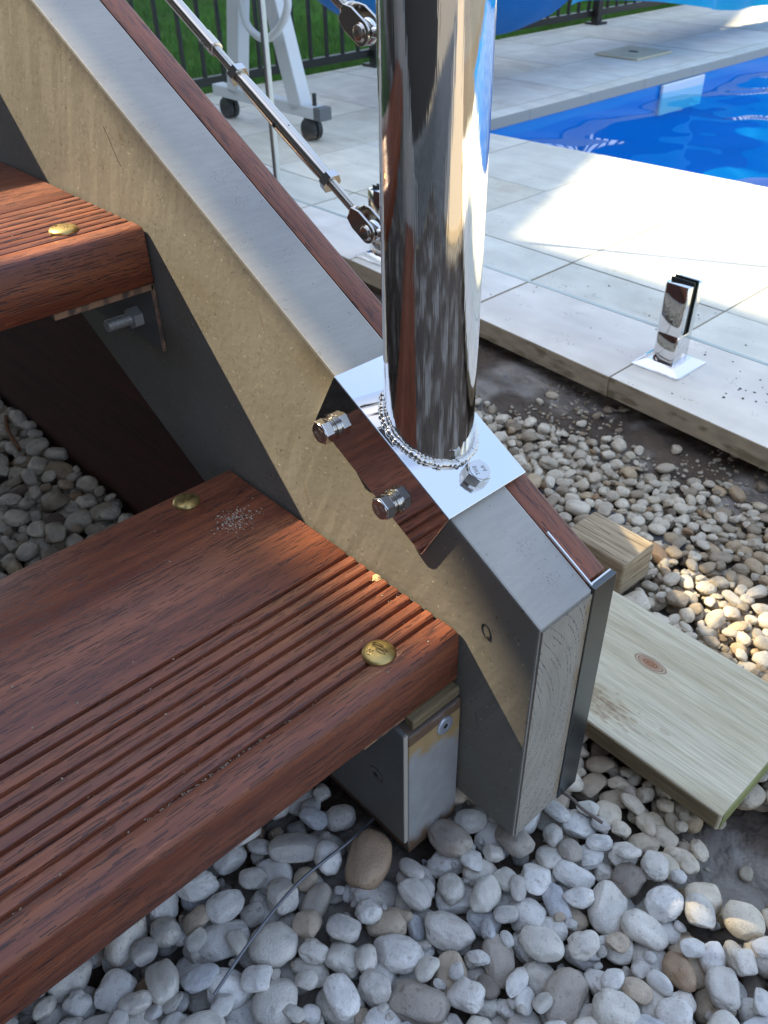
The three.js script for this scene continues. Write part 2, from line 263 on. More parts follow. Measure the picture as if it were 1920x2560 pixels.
{ // ground: one sheet to the horizon, bumpy near the stair, with the deck's base cut out
  const inner = new THREE.PlaneGeometry(2.6, 1.7, 150, 100).rotateX(-Math.PI / 2);
  at(inner, -0.35, 0, 0.25);
  const p = inner.attributes.position, uv = inner.attributes.uv;
  for (let i = 0; i < p.count; i++) {
    const x = p.getX(i), z = p.getZ(i);
    p.setY(i, groundY(x, z)); uv.setXY(i, x, z);
  }
  inner.computeVertexNormals();
  structure(mesh('garden_soil', inner, M.soil));
  const s = new THREE.Shape([[-300, -300], [300, -300], [300, 300], [-300, 300]].map((q) => new THREE.Vector2(...q)));
  s.holes.push(new THREE.Path([[-2.08, -4.9], [2.6, -4.9], [2.6, -0.59], [0.94, -0.59], [0.94, 1.09], [-1.64, 1.09], [-1.64, -0.59], [-2.08, -0.59]].map((q) => new THREE.Vector2(q[0], -q[1]))));
  const outer = new THREE.ShapeGeometry(s).rotateX(-Math.PI / 2).translate(0, -0.012, 0);
  const cells = (u, v, n) => { let a = 9, id = 0; const x = u * n, y = v * n; for (let i = -1; i < 2; i++) for (let j = -1; j < 2; j++) { const cx = Math.floor(x) + i, cy = Math.floor(y) + j, m = (q) => ((q % n) + n) % n, px = cx + hash(m(cx), m(cy), 1), py = cy + hash(m(cx), m(cy), 2), d = Math.hypot(px - x, py - y); if (d < a) { a = d; id = hash(m(cx), m(cy), 3); } } return [a, id]; };
  structure(mesh('ground', outer, mat({ map: texture(512, 512, (u, v) => { const [d, id] = cells(u, v, 22), k = lerp(0.10, 0.22, id) * smooth(d, 0.8, 0.4) + 0.02; return [k, k * 0.95, k * 0.86]; }, null, [0.55, 0.55]), bumpMap: texture(512, 512, (u, v) => smooth(cells(u, v, 22)[0], 0.8, 0.1), null, [0.55, 0.55], false), bumpScale: 0.012, roughness: 0.9 })));
}
structure(mesh('terrace', box(6, 0.05, 1.05, 0.004).translate(4.05, -0.012, -0.02), mat({ color: lin(0.34, 0.29, 0.22), roughness: 0.9 })));   // sunlit paving in front of the stairs
function soilMask(x, z) {                                              // 1 where the soil lies bare
  const n = (vnoise(x * 30 + 500, z * 30 + 500, 4096, 4096, 71) - 0.5) * 0.05;
  const a = smooth(z + n + (x + 0.2) * 0.16, -0.42, -0.50);           // along the deck's edge, wider to the left
  const b = smooth(Math.hypot((x - 0.125) * 1.0, (z + 0.125) * 1.15) + n * 0.5, 0.075, 0.045);
  return Math.max(a, b);
}
function groundY(x, z) {
  const n = n3(V(x * 9, 0, z * 9), 5) * 0.006 + n3(V(x * 40, 0, z * 40), 6) * 0.002;
  return -0.020 + n - 0.010 * smooth(Math.hypot(x - 0.13, z + 0.12), 0.12, 0.02) + 0.012 * smooth(z, -0.42, -0.5) * smooth(x, 0.1, -0.3);
}
const EDGE = (x) => -0.552 + (x + 0.45) * 0.0638, POOLN = (x) => -1.326 - (x + 1.295) * 0.072, PX = -1.295, DY = 0.04;
const flat = (pts, y, depth, bevel = 0) => prism(pts.map((q) => [q[0], -q[1]]), depth, bevel).rotateX(-Math.PI / 2).translate(0, y - depth, 0);   // polygon (x, z), top at y
{ // pool deck: base slab and pavers
  const deck = new THREE.Group(); deck.name = 'pool_deck'; scene.add(deck); structure(deck);
  const ring = (o, h, depth, y) => { const s = new THREE.Shape(o.map((q) => new THREE.Vector2(q[0], -q[1]))); s.holes.push(new THREE.Path(h.map((q) => new THREE.Vector2(q[0], -q[1])))); return new THREE.ExtrudeGeometry(s, { depth, bevelEnabled: false }).rotateX(-Math.PI / 2).translate(0, y - depth, 0); };
  const hole = (e) => [[PX - e, POOLN(PX) + e], [2.0 + e, POOLN(2.0) + e], [2.0 + e, -4.6 - e], [PX - e, -4.6 - e]];
  mesh('base_slab', ring([[-2.08, -0.585], [2.6, -0.585], [2.6, -4.9], [-2.08, -4.9]], hole(0.032), 0.5, 0.013), M.concrete, deck);
  const cols = []; for (let k = -8; k < 8; k++) cols.push(-0.311 + 0.2585 * k);
  const cell = (x0, x1, z0, z1, fe, ge) => {                           // z0 nearer (larger), z1 farther
    const g = 0.0007, pts = [[x0 + g, fe ? fe(x0 + g) : z0 - g], [x1 - g, fe ? fe(x1 - g) : z0 - g], [x1 - g, ge ? ge(x1 - g) : z1 + g], [x0 + g, ge ? ge(x0 + g) : z1 + g]];
    const geo = flat(pts, DY + rr(-0.0004, 0.0004), 0.0262, fe ? 0.0009 : 0.0005);
    const uv = geo.attributes.uv, p = geo.attributes.position, ox = rnd(), oz = rnd(), n = geo.attributes.normal;
    for (let i = 0; i < p.count; i++) uv.setXY(i, p.getX(i) + ox, (Math.abs(n.getY(i)) > 0.5 ? p.getZ(i) : p.getY(i)) + oz);
    mesh('paver', geo, [M.pavers[Math.floor(rnd() * 6)], fe ? M.paverSide : M.paverJoint], deck);
  };
  for (let c = 0; c < cols.length - 1; c++) {
    let x0 = cols[c], x1 = cols[c + 1];
    if (x0 < -2.08) x0 = -2.08;
    const left = x1 < -0.8, b = left ? -1.07 : -1.157;
    if (x1 <= x0) continue;
    cell(x0, x1, 0, -0.812, EDGE, null);
    cell(x0, x1, -0.812, b);
    if (x0 >= PX - 0.02 || x1 > PX + 0.1) cell(Math.max(x0, PX - 0.0), x1, b, 0, null, POOLN);
    if (x0 < PX && x1 > PX) cell(x0, PX, b, -1.33);
    if (x1 <= PX) cell(x0, x1, b, -1.33);
    if (x0 < PX) for (let z = -1.33; z > -4.7; z -= 0.2585) cell(x0, Math.min(x1, PX + 0.006), z, z - 0.2585);
  }
  // drain cover let into the paving, pale sand coloured
  const shell = new THREE.Group(); shell.name = 'swimming_pool'; scene.add(shell); structure(shell);
  M.shell = mat({ color: lin(0.002, 0.225, 0.60), roughness: 0.25 });
  mesh('pool_wall', ring(hole(0.03), hole(0), 0.9, 0.0125), M.shell, shell);
  mesh('pool_floor', at(new THREE.BoxGeometry(3.7, 0.05, 3.6), 0.36, -0.92, -3.0), M.shell, shell);
  M.white = mat({ color: lin(0.74, 0.76, 0.78), roughness: 0.4 });
  const sk = mesh('skimmer', at(box(0.012, 0.085, 0.235, 0.004), PX + 0.006, -0.032, -2.318), M.white, shell);
  // water: gentle waves
  const N = 240, w = new THREE.PlaneGeometry(3.3, 3.3, N, N).rotateX(-Math.PI / 2);
  at(w, PX + 1.65, 0, -2.97);
  const p = w.attributes.position;
  for (let i = 0; i < p.count; i++) {
    const x = p.getX(i), z = p.getZ(i);
    let h = 0; for (const [kx, kz, a, f] of [[9, 14, 1.3, 0], [-17, 10, 0.8, 1.2], [6, -21, 0.7, 2.5], [27, 19, 0.35, 0.4], [-31, 24, 0.28, 4]]) h += a * Math.sin(kx * x + kz * z + f + 0.8 * Math.sin(x * 5 + z * 3 + f));
    p.setY(i, -0.013 + h * 0.0013 + n3(V(x * 13, 0, z * 13), 41) * 0.0017);
    if (z > POOLN(x) - 0.001) p.setZ(i, POOLN(x) - 0.001);
  }
  w.computeVertexNormals();
  structure(mesh('pool_water', w, new THREE.MeshPhysicalMaterial({ color: lin(0.40, 0.90, 0.98), transmission: 1, thickness: 0, roughness: 0.0, ior: 1.33 })));
}
{ // drain cover on the far paving
  const o = thing('drain_cover', [-1.55, DY, -2.43], 'square sand-coloured access cover lying in the pool paving', 'drain cover');
  const m = mat({ map: stoneTex(291), color: lin(0.80, 0.74, 0.60), roughness: 0.8 });
  mesh('lid', at(box(0.165, 0.006, 0.20, 0.002), 0, 0.0035, 0), m, o);
  mesh('lifting_hole', at(box(0.03, 0.002, 0.012, 0.0005), 0.0, 0.0075, 0), M.dark, o);
}

// ---------- staircase ----------
const stair = thing('staircase', [0, 0, 0], 'timber staircase with olive-grey painted stringer and grooved red hardwood treads', 'staircase');
const ZLR = 0.664;
const XB = (-0.191 + 0.263) / -T;                                     // where the sloping underside meets the level foot
{
  const pts = [[0, 0], [0, -0.191], [XB, -0.191], [-1.75, -0.263 + 1.75 * T], [-1.75, 1.75 * T]].map((q) => [q[0] - (q[0] === 0 ? 0.0012 : 0), q[1]]);
  let g = prism(pts, 0.0452, 0.0014); g.translate(0, Y0, -0.0454);
  // two looks: faces and edges
  const n = g.attributes.normal, uv = g.attributes.uv, p = g.attributes.position, groups = [[], []];
  for (let i = 0; i < p.count; i += 3) groups[Math.abs(n.getZ(i)) > 0.9 ? 0 : 1].push(i);
  const pick = (list, slopeUv) => {
    const P = [], N = [], U = [];
    for (const i of list) for (let k = 0; k < 3; k++) {
      P.push(p.getX(i + k), p.getY(i + k), p.getZ(i + k)); N.push(n.getX(i + k), n.getY(i + k), n.getZ(i + k));
      if (slopeUv) { const s = p.getX(i + k) * SD.x + p.getY(i + k) * SD.y; U.push(p.getZ(i + k) + 0.1, s); } else U.push(p.getX(i + k), p.getY(i + k));
    }
    const o = new THREE.BufferGeometry(); o.setAttribute('position', new THREE.Float32BufferAttribute(P, 3)); o.setAttribute('normal', new THREE.Float32BufferAttribute(N, 3)); o.setAttribute('uv', new THREE.Float32BufferAttribute(U, 2)); return o;
  };
  const a = pick(groups[0], false), b = pick(groups[1], true), ca = a.attributes.position.count, cb = b.attributes.position.count;
  const all = mergeGeometries([a, b]); all.addGroup(0, ca, 0); all.addGroup(ca, cb, 1);
  const st = mesh('stringer', all, [M.paintFace, M.paintTop], stair);
  const eg = new THREE.BoxGeometry(0.0014, 0.1880, 0.0426);
  { const u = eg.attributes.uv; for (let i = 0; i < u.count; i++) u.setXY(i, u.getX(i) * 0.0455, u.getY(i) * 0.1912); }
  mesh('end_grain', at(eg, -0.0006, Y0 - 0.0957, -0.0227), M.endGrain, st);
  // a plugged nail hole and a few cracks in the paint
  const ring = new THREE.TorusGeometry(0.0048, 0.00035, 6, 28).scale(0.62, 1.05, 1).rotateZ(0.35);
  const dk = at(new THREE.SphereGeometry(0.0018, 10, 8).scale(1, 0.8, 0.25), 0.0022, -0.0042, 0);
  mesh('nail_hole', at(mergeGeometries([ring.toNonIndexed(), dk.toNonIndexed()]), -0.0365, Y0 - 0.026, 0.0001), M.dark, st);
  mesh('crack', at(tube([V(0, 0, 0), V(0.005, -0.008, 0), V(0.009, -0.016, 0), V(0.014, -0.023, 0)], 0.00013, 20, 5), -0.388, Y0 + 0.186, -0.0001), M.dark, st);
}
{
  const far = mesh('stringer', prism([[0, 0], [0, -0.191], [XB, -0.191], [-1.75, -0.263 + 1.75 * T], [-1.75, 1.75 * T]], 0.045, 0.001).translate(0, Y0, ZLR), M.paintTop, stair);
}
{ // hardwood cover board along the outside of the stringer
  const pts = [[-0.0065, 0.0012], [-0.0065, -0.186], [XB, -0.186], [-1.75, -0.25 + 1.75 * T], [-1.75, 0.0005 + 1.75 * T]];
  let g = prism(pts, 0.0186, 0.0022);
  g = toCreasedNormals(g, 0.7);
  const p = g.attributes.position, n = g.attributes.normal, uv = g.attributes.uv;
  for (let i = 0; i < p.count; i++) { const s = p.getX(i) * SD.x + p.getY(i) * SD.y, q = p.getX(i) * ND.x + p.getY(i) * ND.y; uv.setXY(i, Math.abs(n.getZ(i)) > 0.6 ? q : p.getZ(i) + 0.07, s); }
  g.translate(0, Y0, -0.0652);
  mesh('cover_board', g, M.merbau, stair);
  const e = box(0.0042, 0.195, 0.0205, 0.0006); const u = e.attributes.uv; for (let i = 0; i < u.count; i++) u.setXY(i, u.getX(i) + 0.01, u.getY(i) + 0.1);
  const ep = mesh('end_plate', at(e, -0.0018, Y0 - 0.0965, -0.0560), M.plateEnd, stair);
  mesh('cut_lip', [strip(at(new THREE.BoxGeometry(0.0010, 0.0014, 0.0190), -0.0036, Y0 + 0.0010, -0.0558)), strip(at(new THREE.BoxGeometry(0.038, 0.0012, 0.0010), 0, 0, 0).applyMatrix4(slopeMatrix(0.022, 0.0005, -0.0462)))], M.lip, ep);
}
// treads: grooved nosing, profile in x and y pushed along z
const XF = -0.05445, YT = -0.039, TD = 0.237, TT = 0.0405, GO = 0.2997, ZL = 0.66;
function treadGeometry(off) {
  const pts = []; const r = 0.005, x1 = 0, x0 = -TD;
  const arc = (cx, cy, rad, a0, a1, k) => { for (let i = 0; i <= k; i++) { const a = lerp(a0, a1, i / k); pts.push([cx + rad * Math.cos(a), cy + rad * Math.sin(a)]); } };
  pts.push([x0 + 0.002, -TT], [x1 - 0.003, -TT]); arc(x1 - 0.003, -TT + 0.003, 0.003, -Math.PI / 2, 0, 4);
  arc(x1 - r, -r, r, 0, Math.PI / 2, 7);
  for (let k = 0; k < 9; k++) {                                        // grooves between rounded ridges
    const c = x1 - 0.0195 - 0.01 * k, hw = 0.0016, d = 0.0046, e = 0.0008;
    pts.push([c + hw + e * 1.6, 0], [c + hw + e * 0.7, -0.0004], [c + hw, -e]);
    pts.push([c + hw * 0.7, -d * 0.8], [c + hw * 0.25, -d], [c - hw * 0.25, -d], [c - hw * 0.7, -d * 0.8]);
    pts.push([c - hw, -e], [c - hw - e * 0.7, -0.0004], [c - hw - e * 1.6, 0]);
  }
  arc(x0 + 0.003, -0.003, 0.003, Math.PI / 2, Math.PI, 4);
  pts.push([x0, -TT + 0.002]);
  const s = new THREE.Shape(pts.map((q) => new THREE.Vector2(...q)));
  let g = new THREE.ExtrudeGeometry(s, { depth: ZL - 0.0016, bevelEnabled: true, bevelSize: 0.0008, bevelThickness: 0.0008, bevelOffset: -0.0008, bevelSegments: 1, steps: 1 }).translate(0, 0, 0.0008);
  g = toCreasedNormals(g, 0.75);
  const p = g.attributes.position, n = g.attributes.normal, uv = g.attributes.uv;
  const run = [0]; for (let i = 1; i < pts.length; i++) run.push(run[i - 1] + Math.hypot(pts[i][0] - pts[i - 1][0], pts[i][1] - pts[i - 1][1]));
  const memo = new Map();
  const along = (x, y) => { const k = Math.round(x * 1e6) + ',' + Math.round(y * 1e6); if (!memo.has(k)) { let b = 0, d = 9; pts.forEach((q, i) => { const e = Math.hypot(q[0] - x, q[1] - y); if (e < d) { d = e; b = i; } }); memo.set(k, run[b]); } return memo.get(k); };
  for (let i = 0; i < p.count; i++) uv.setXY(i, (Math.abs(n.getZ(i)) > 0.7 ? p.getX(i) : along(p.getX(i), p.getY(i))) + off[0], (Math.abs(n.getZ(i)) > 0.7 ? p.getY(i) * 0.4 : p.getZ(i)) + off[1]);
  return g;
}
for (let k = 0; k < 6; k++) {
  const t = mesh('tread', treadGeometry([0.11 * k + 0.03, 0.17 * k]), M.merbau, stair);
  t.position.set(XF - GO * k, Y0 + YT + GO * T * k, 0.0016);
}
function loop(cx, cz, L, w, a) { const q = []; for (let i = 0; i <= 22; i++) { const t = i / 22 * Math.PI * 2, x = Math.cos(t) * L, z = Math.sin(t) * w; q.push([cx + x * Math.cos(a) - z * Math.sin(a), cz + x * Math.sin(a) + z * Math.cos(a)]); } return q; }
function dome(x, y, z, turn) {                                         // brass cup-head fixing with an engraved emblem
  const R = 0.0099, H = 0.0036, prof = [[R * 0.985, -0.0005], [R, 0.0003], [R * 0.985, 0.0009]]; for (let i = 1; i <= 10; i++) { const a = i / 10; prof.push([R * 0.97 * Math.cos(a * Math.PI / 2), 0.0009 + (H - 0.0009) * Math.sin(a * Math.PI / 2)]); }
  const g = new THREE.LatheGeometry(prof.map((q) => new THREE.Vector2(Math.max(1e-5, q[0]), q[1])), 48);
  { const u = g.attributes.uv, p = g.attributes.position; for (let i = 0; i < u.count; i++) u.setXY(i, p.getX(i), p.getZ(i)); }
  const o = mesh('dome_fixing', g, M.brass, stair); o.position.set(x, y, z); o.rotation.y = turn;
  const hgt = (a, b) => { const q = clamp(Math.hypot(a, b) / (R * 0.97), 0, 1); return 0.0009 + (H - 0.0009) * Math.sqrt(1 - q * q); };
  const lines = [loop(-0.0015, -0.0036, 0.0036, 0.0007, 0.25), loop(0.0006, -0.0012, 0.0052, 0.0008, 0.3), loop(0.0016, 0.0014, 0.0032, 0.0009, 0.3), [[-0.0062, 0.0035], [-0.0045, 0.0012], [-0.0042, 0.0036], [-0.0026, 0.0018], [-0.0024, 0.0042]], [[-0.0052, 0.0052], [-0.004, 0.0046], [-0.0036, 0.0058]]];
  mesh('engraving', lines.map((l) => tube(l.map(([a, b]) => V(a, hgt(a, b) - 0.00002, b)), 0.00021, 40, 5)), M.engrave, o);
}
dome(-0.0752, Y0 + YT, 0.0471, 0.5);
dome(-0.2775, Y0 + YT, 0.0475, -1.1);
dome(-0.3862, Y0 + YT + GO * T, 0.0437, 0.2);
for (let k = 0; k < 3; k++) {                                          // steel angle under each tread end
  const x = XF - GO * k, y = Y0 + YT - TT + GO * T * k;
  const q = mesh('angle_bracket', [strip(at(box(0.205, 0.0044, 0.074, 0.0008, 'x'), x - 0.1065, y - 0.0024, 0.0385)), strip(at(box(0.205, k ? 0.052 : 0.03, 0.0028, 0.0008, 'x'), x - 0.1065, y - (k ? 0.0265 : 0.0155), 0.0019))], M.bracketPaint, stair);
  mesh('rusty_edge', [strip(at(box(0.0012, 0.0046, 0.0745, 0.0004), x - 0.0036, y - 0.0025, 0.0387)), strip(at(box(0.0012, k ? 0.052 : 0.03, 0.0031, 0.0004), x - 0.0036, y - (k ? 0.0267 : 0.0155), 0.0020))], M.rust, q);
}
{ // bolt through the upper angle
  const y = Y0 + 0.0545, x = -0.3855;
  const g = new THREE.CylinderGeometry(0.0082, 0.0082, 0.0072, 6).rotateX(Math.PI / 2);
  const nut = mesh('bolt', [strip(toCreasedNormals(at(g, x, y, 0.0072), 0.3)), strip(threadRod(0.0046, 0.020, 0.0018).rotateX(Math.PI / 2).translate(x, y, 0.0105))], M.galv, stair);
}
function threadRod(r, len, pitch) {                                    // along +y from 0
  const q = [[1e-5, 0], [r * 0.8, 0]]; const n = Math.round(len / pitch);
  for (let i = 0; i < n; i++) q.push([r * 0.86, (i + 0.1) * pitch], [r, (i + 0.5) * pitch], [r, (i + 0.62) * pitch], [r * 0.86, (i + 1) * pitch]);
  q.push([1e-5, n * pitch]);
  return new THREE.LatheGeometry(q.map((e) => new THREE.Vector2(...e)), 20);
}
{ // packer and steel plate below the lowest tread
  const H = 0.1230, yb = -0.002;
  const g = box(0.13, H, 0.0455, 0.0012); const p = g.attributes.position, n = g.attributes.normal, u = g.attributes.uv;
  for (let i = 0; i < p.count; i++) u.setXY(i, Math.abs(n.getX(i)) > 0.5 ? p.getZ(i) + 0.0228 : p.getX(i), p.getY(i) + H / 2);
  const pk = mesh('packer', at(g, -0.0506 - 0.065, yb + H / 2, 0.0242), M.packer, stair);
  mesh('timber_shim', at(box(0.008, 0.0075, 0.040, 0.001, 'z'), -0.0545, Y0 - 0.0850, 0.0235), M.pineSide, pk);
  const sc = new THREE.LatheGeometry([[1e-5, 0.0008], [0.0022, 0.0007], [0.0025, 0.0014], [0.0064, 0.0011], [0.0068, 0.0004], [0.0068, -0.001]].map((q) => new THREE.Vector2(...q)), 28).rotateZ(-Math.PI / 2);
  mesh('washer_screw', at(sc, -0.0502, Y0 - 0.1066, 0.0165), mat({ color: lin(0.55, 0.60, 0.68), metalness: 0.7, roughness: 0.35 }), pk);
  mesh('screw_socket', at(new THREE.CylinderGeometry(0.0019, 0.0019, 0.0006, 6).rotateZ(Math.PI / 2), -0.0492, Y0 - 0.1066, 0.0165), M.dark, pk);
  const pl = mesh('steel_plate', at(box(0.150, 0.112, 0.0036, 0.0009, 'x'), -0.0497 - 0.075, 0.0190 + 0.054, 0.0508), M.bracketPaint, stair);
  mesh('worn_edge', at(box(0.0009, 0.110, 0.0033, 0.0003), -0.0496, 0.0190 + 0.054, 0.0508), mat({ color: lin(0.36, 0.33, 0.27), roughness: 0.8 }), pl);
  const head = new THREE.LatheGeometry([[1e-5, -0.0006], [0.0022, -0.0005], [0.0024, 0.0004], [0.0058, 0.0005], [0.0062, 0.0001], [0.0064, -0.0004]].map((q) => new THREE.Vector2(...q)), 32).rotateX(Math.PI / 2);
  mesh('socket_bolt', at(head, -0.0752, Y0 - 0.1471, 0.0528), M.bracketPaint, pl);
  mesh('bolt_socket', [at(new THREE.CylinderGeometry(0.0021, 0.0021, 0.0004, 6).rotateX(Math.PI / 2), -0.0752, Y0 - 0.1471, 0.0531), at(new THREE.TorusGeometry(0.0062, 0.0003, 6, 32), -0.0752, Y0 - 0.1471, 0.0527)], M.dark, pl);
}
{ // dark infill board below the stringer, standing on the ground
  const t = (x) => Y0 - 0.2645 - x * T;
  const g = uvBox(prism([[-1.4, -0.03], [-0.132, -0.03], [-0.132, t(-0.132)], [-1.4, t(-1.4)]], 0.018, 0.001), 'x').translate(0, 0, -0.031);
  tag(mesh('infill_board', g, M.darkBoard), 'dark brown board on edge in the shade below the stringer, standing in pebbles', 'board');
}

// ---------- handrail post ----------
const TX = -0.1109, TZ = -0.0276, TR = 0.0254, PN = 0.0045;           // post axis, radius; top of the base plate above the slope
const post = thing('handrail_post', [TX, Y0 - TX * T, TZ], 'thick mirror-polished steel handrail post welded to a bent base plate on the stringer', 'handrail post');
const toPost = (g) => g.translate(-post.position.x, -post.position.y, -post.position.z);
const onPlate = (x, n) => Y0 + (n - SS * x) / SC;                      // height of the point at x, n above the slope
{
  const seg = 160, rows = 30, P = [], N = [], U = [], I = [];
  for (let j = 0; j <= rows; j++) for (let i = 0; i <= seg; i++) {
    const a = i / seg * Math.PI * 2, x = TX + TR * Math.cos(a), z = TZ + TR * Math.sin(a), y0 = onPlate(x, PN - 0.001), y = lerp(y0, 1.35, j / rows);
    P.push(x, y, z); N.push(Math.cos(a), 0, Math.sin(a)); U.push(a * TR, y);
  }
  for (let j = 0; j < rows; j++) for (let i = 0; i < seg; i++) { const a = j * (seg + 1) + i, b = a + seg + 1; I.push(a, b, a + 1, b, b + 1, a + 1); }
  const g = new THREE.BufferGeometry(); g.setIndex(I); g.setAttribute('position', new THREE.Float32BufferAttribute(P, 3)); g.setAttribute('normal', new THREE.Float32BufferAttribute(N, 3)); g.setAttribute('uv', new THREE.Float32BufferAttribute(U, 2));
  mesh('tube', toPost(g), M.tube, post);
  // weld: a row of overlapping ripples round the foot
  seedState = 606; const w = [], n = 66;
  for (let i = 0; i < n; i++) {
    const a = i / n * Math.PI * 2 + rr(-0.03, 0.03), rad = TR + 0.0009, x = TX + rad * Math.cos(a), z = TZ + rad * Math.sin(a);
    const s = new THREE.SphereGeometry(1, 12, 9).scale(rr(0.0017, 0.0028), rr(0.0016, 0.0026), rr(0.0018, 0.0030));
    const tx = -Math.sin(a), tz = Math.cos(a), tg = V(tx, -T * tx, tz).normalize();
    s.applyQuaternion(new THREE.Quaternion().setFromUnitVectors(V(0, 0, 1), tg)); w.push(s.translate(x, onPlate(x, PN + 0.0008) + rr(-0.0003, 0.0003), z));
  }
  const wc = []; for (let i = 0; i < 120; i++) { const a = i / 120 * Math.PI * 2, x = TX + (TR + 0.0006) * Math.cos(a); wc.push(V(x, onPlate(x, PN + 0.0004), TZ + (TR + 0.0006) * Math.sin(a))); }
  w.push(new THREE.TubeGeometry(new THREE.CatmullRomCurve3(wc, true), 240, 0.0019, 8, true));
  mesh('weld', w.map((q) => strip(toPost(q))), M.weld, post);
  // base plate: top and inner flange bent from one sheet
  const S0 = 0.0756, S1 = 0.1800, W = 0.0638, F = 0.0425;
  const top = box(S1 - S0, 0.004, W, 0.0006, 'x').applyMatrix4(slopeMatrix((S0 + S1) / 2, PN - 0.002, 0.004 - W / 2));
  const fl = box(S1 - S0, F, 0.004, 0.0006, 'x').applyMatrix4(slopeMatrix((S0 + S1) / 2, PN - F / 2 - 0.0002, 0.0022));
  const bp = mesh('base_plate', [top, fl].map((q) => toPost(q)), M.mirror, post);
}
const font = await new FontLoader().loadAsync('fonts/droid/droid_sans_bold.typeface.json');
const word = (t, size) => { const g = new TextGeometry(t, { font, size, depth: 0.00022, curveSegments: 3, bevelEnabled: false }); g.computeBoundingBox(); const b = g.boundingBox; return g.translate(-(b.min.x + b.max.x) / 2, -(b.min.y + b.max.y) / 2, 0); };
function hexBolt(parent, m, turn, washers, mark) {                      // axis along local +z, seat at z = 0
  const o = new THREE.Group(); o.name = 'bolt'; parent.add(o);
  o.applyMatrix4(m);
  const zw = 0.0013 * washers, hh = 0.0056, R = 0.0076;
  let prev = null;
  const hex = new THREE.ExtrudeGeometry(new THREE.Shape([0, 1, 2, 3, 4, 5].map((k) => new THREE.Vector2(R * Math.cos(k * Math.PI / 3 + turn), R * Math.sin(k * Math.PI / 3 + turn)))), { depth: hh - 0.0008, bevelEnabled: true, bevelSize: 0.0006, bevelThickness: 0.0008, bevelOffset: -0.0006, bevelSegments: 2 }).translate(0, 0, zw);
  mesh('head', hex, M.steel, o);
  mesh('head_face', at(new THREE.CylinderGeometry(0.0062, 0.0064, 0.0003, 40).rotateX(Math.PI / 2), 0, 0, zw + hh + 0.00015), M.steel, o);
  const ws = [];
  for (let k = 0; k < washers; k++) ws.push(strip(new THREE.CylinderGeometry(k ? 0.0070 : 0.0083, k ? 0.0070 : 0.0083, 0.0011, 40).rotateX(Math.PI / 2).translate(0, 0, 0.0006 + 0.0013 * k)));
  mesh('washer', ws, M.steel, o);
  mesh('stamped_marks', [word('THE', 0.0024).rotateZ(mark).translate(-0.0026 * Math.sin(mark), 0.0026 * Math.cos(mark), zw + hh + 0.0002), word('A4', 0.0024).rotateZ(mark + 0.2).translate(0.0026 * Math.sin(mark), -0.0026 * Math.cos(mark), zw + hh + 0.0002)], M.mark, o);
}
{
  const rel = V(-post.position.x, -post.position.y, -post.position.z), sh = new THREE.Matrix4().makeTranslation(rel);
  const c1 = sh.clone().multiply(new THREE.Matrix4().makeBasis(SD.clone().negate(), V(0, 0, -1), ND).setPosition(slope(0.0890, PN, -0.0283)));
  hexBolt(post, c1, 0.35, 1, Math.PI * 0.92);
  for (const [s, n, t, mk] of [[0.1667, -0.0287, 0.15, 2.6], [0.1086, -0.0284, 0.5, 2.2]]) hexBolt(post, sh.clone().multiply(new THREE.Matrix4().makeTranslation(slope(s, n, 0.0042))), t, 3, mk);
}

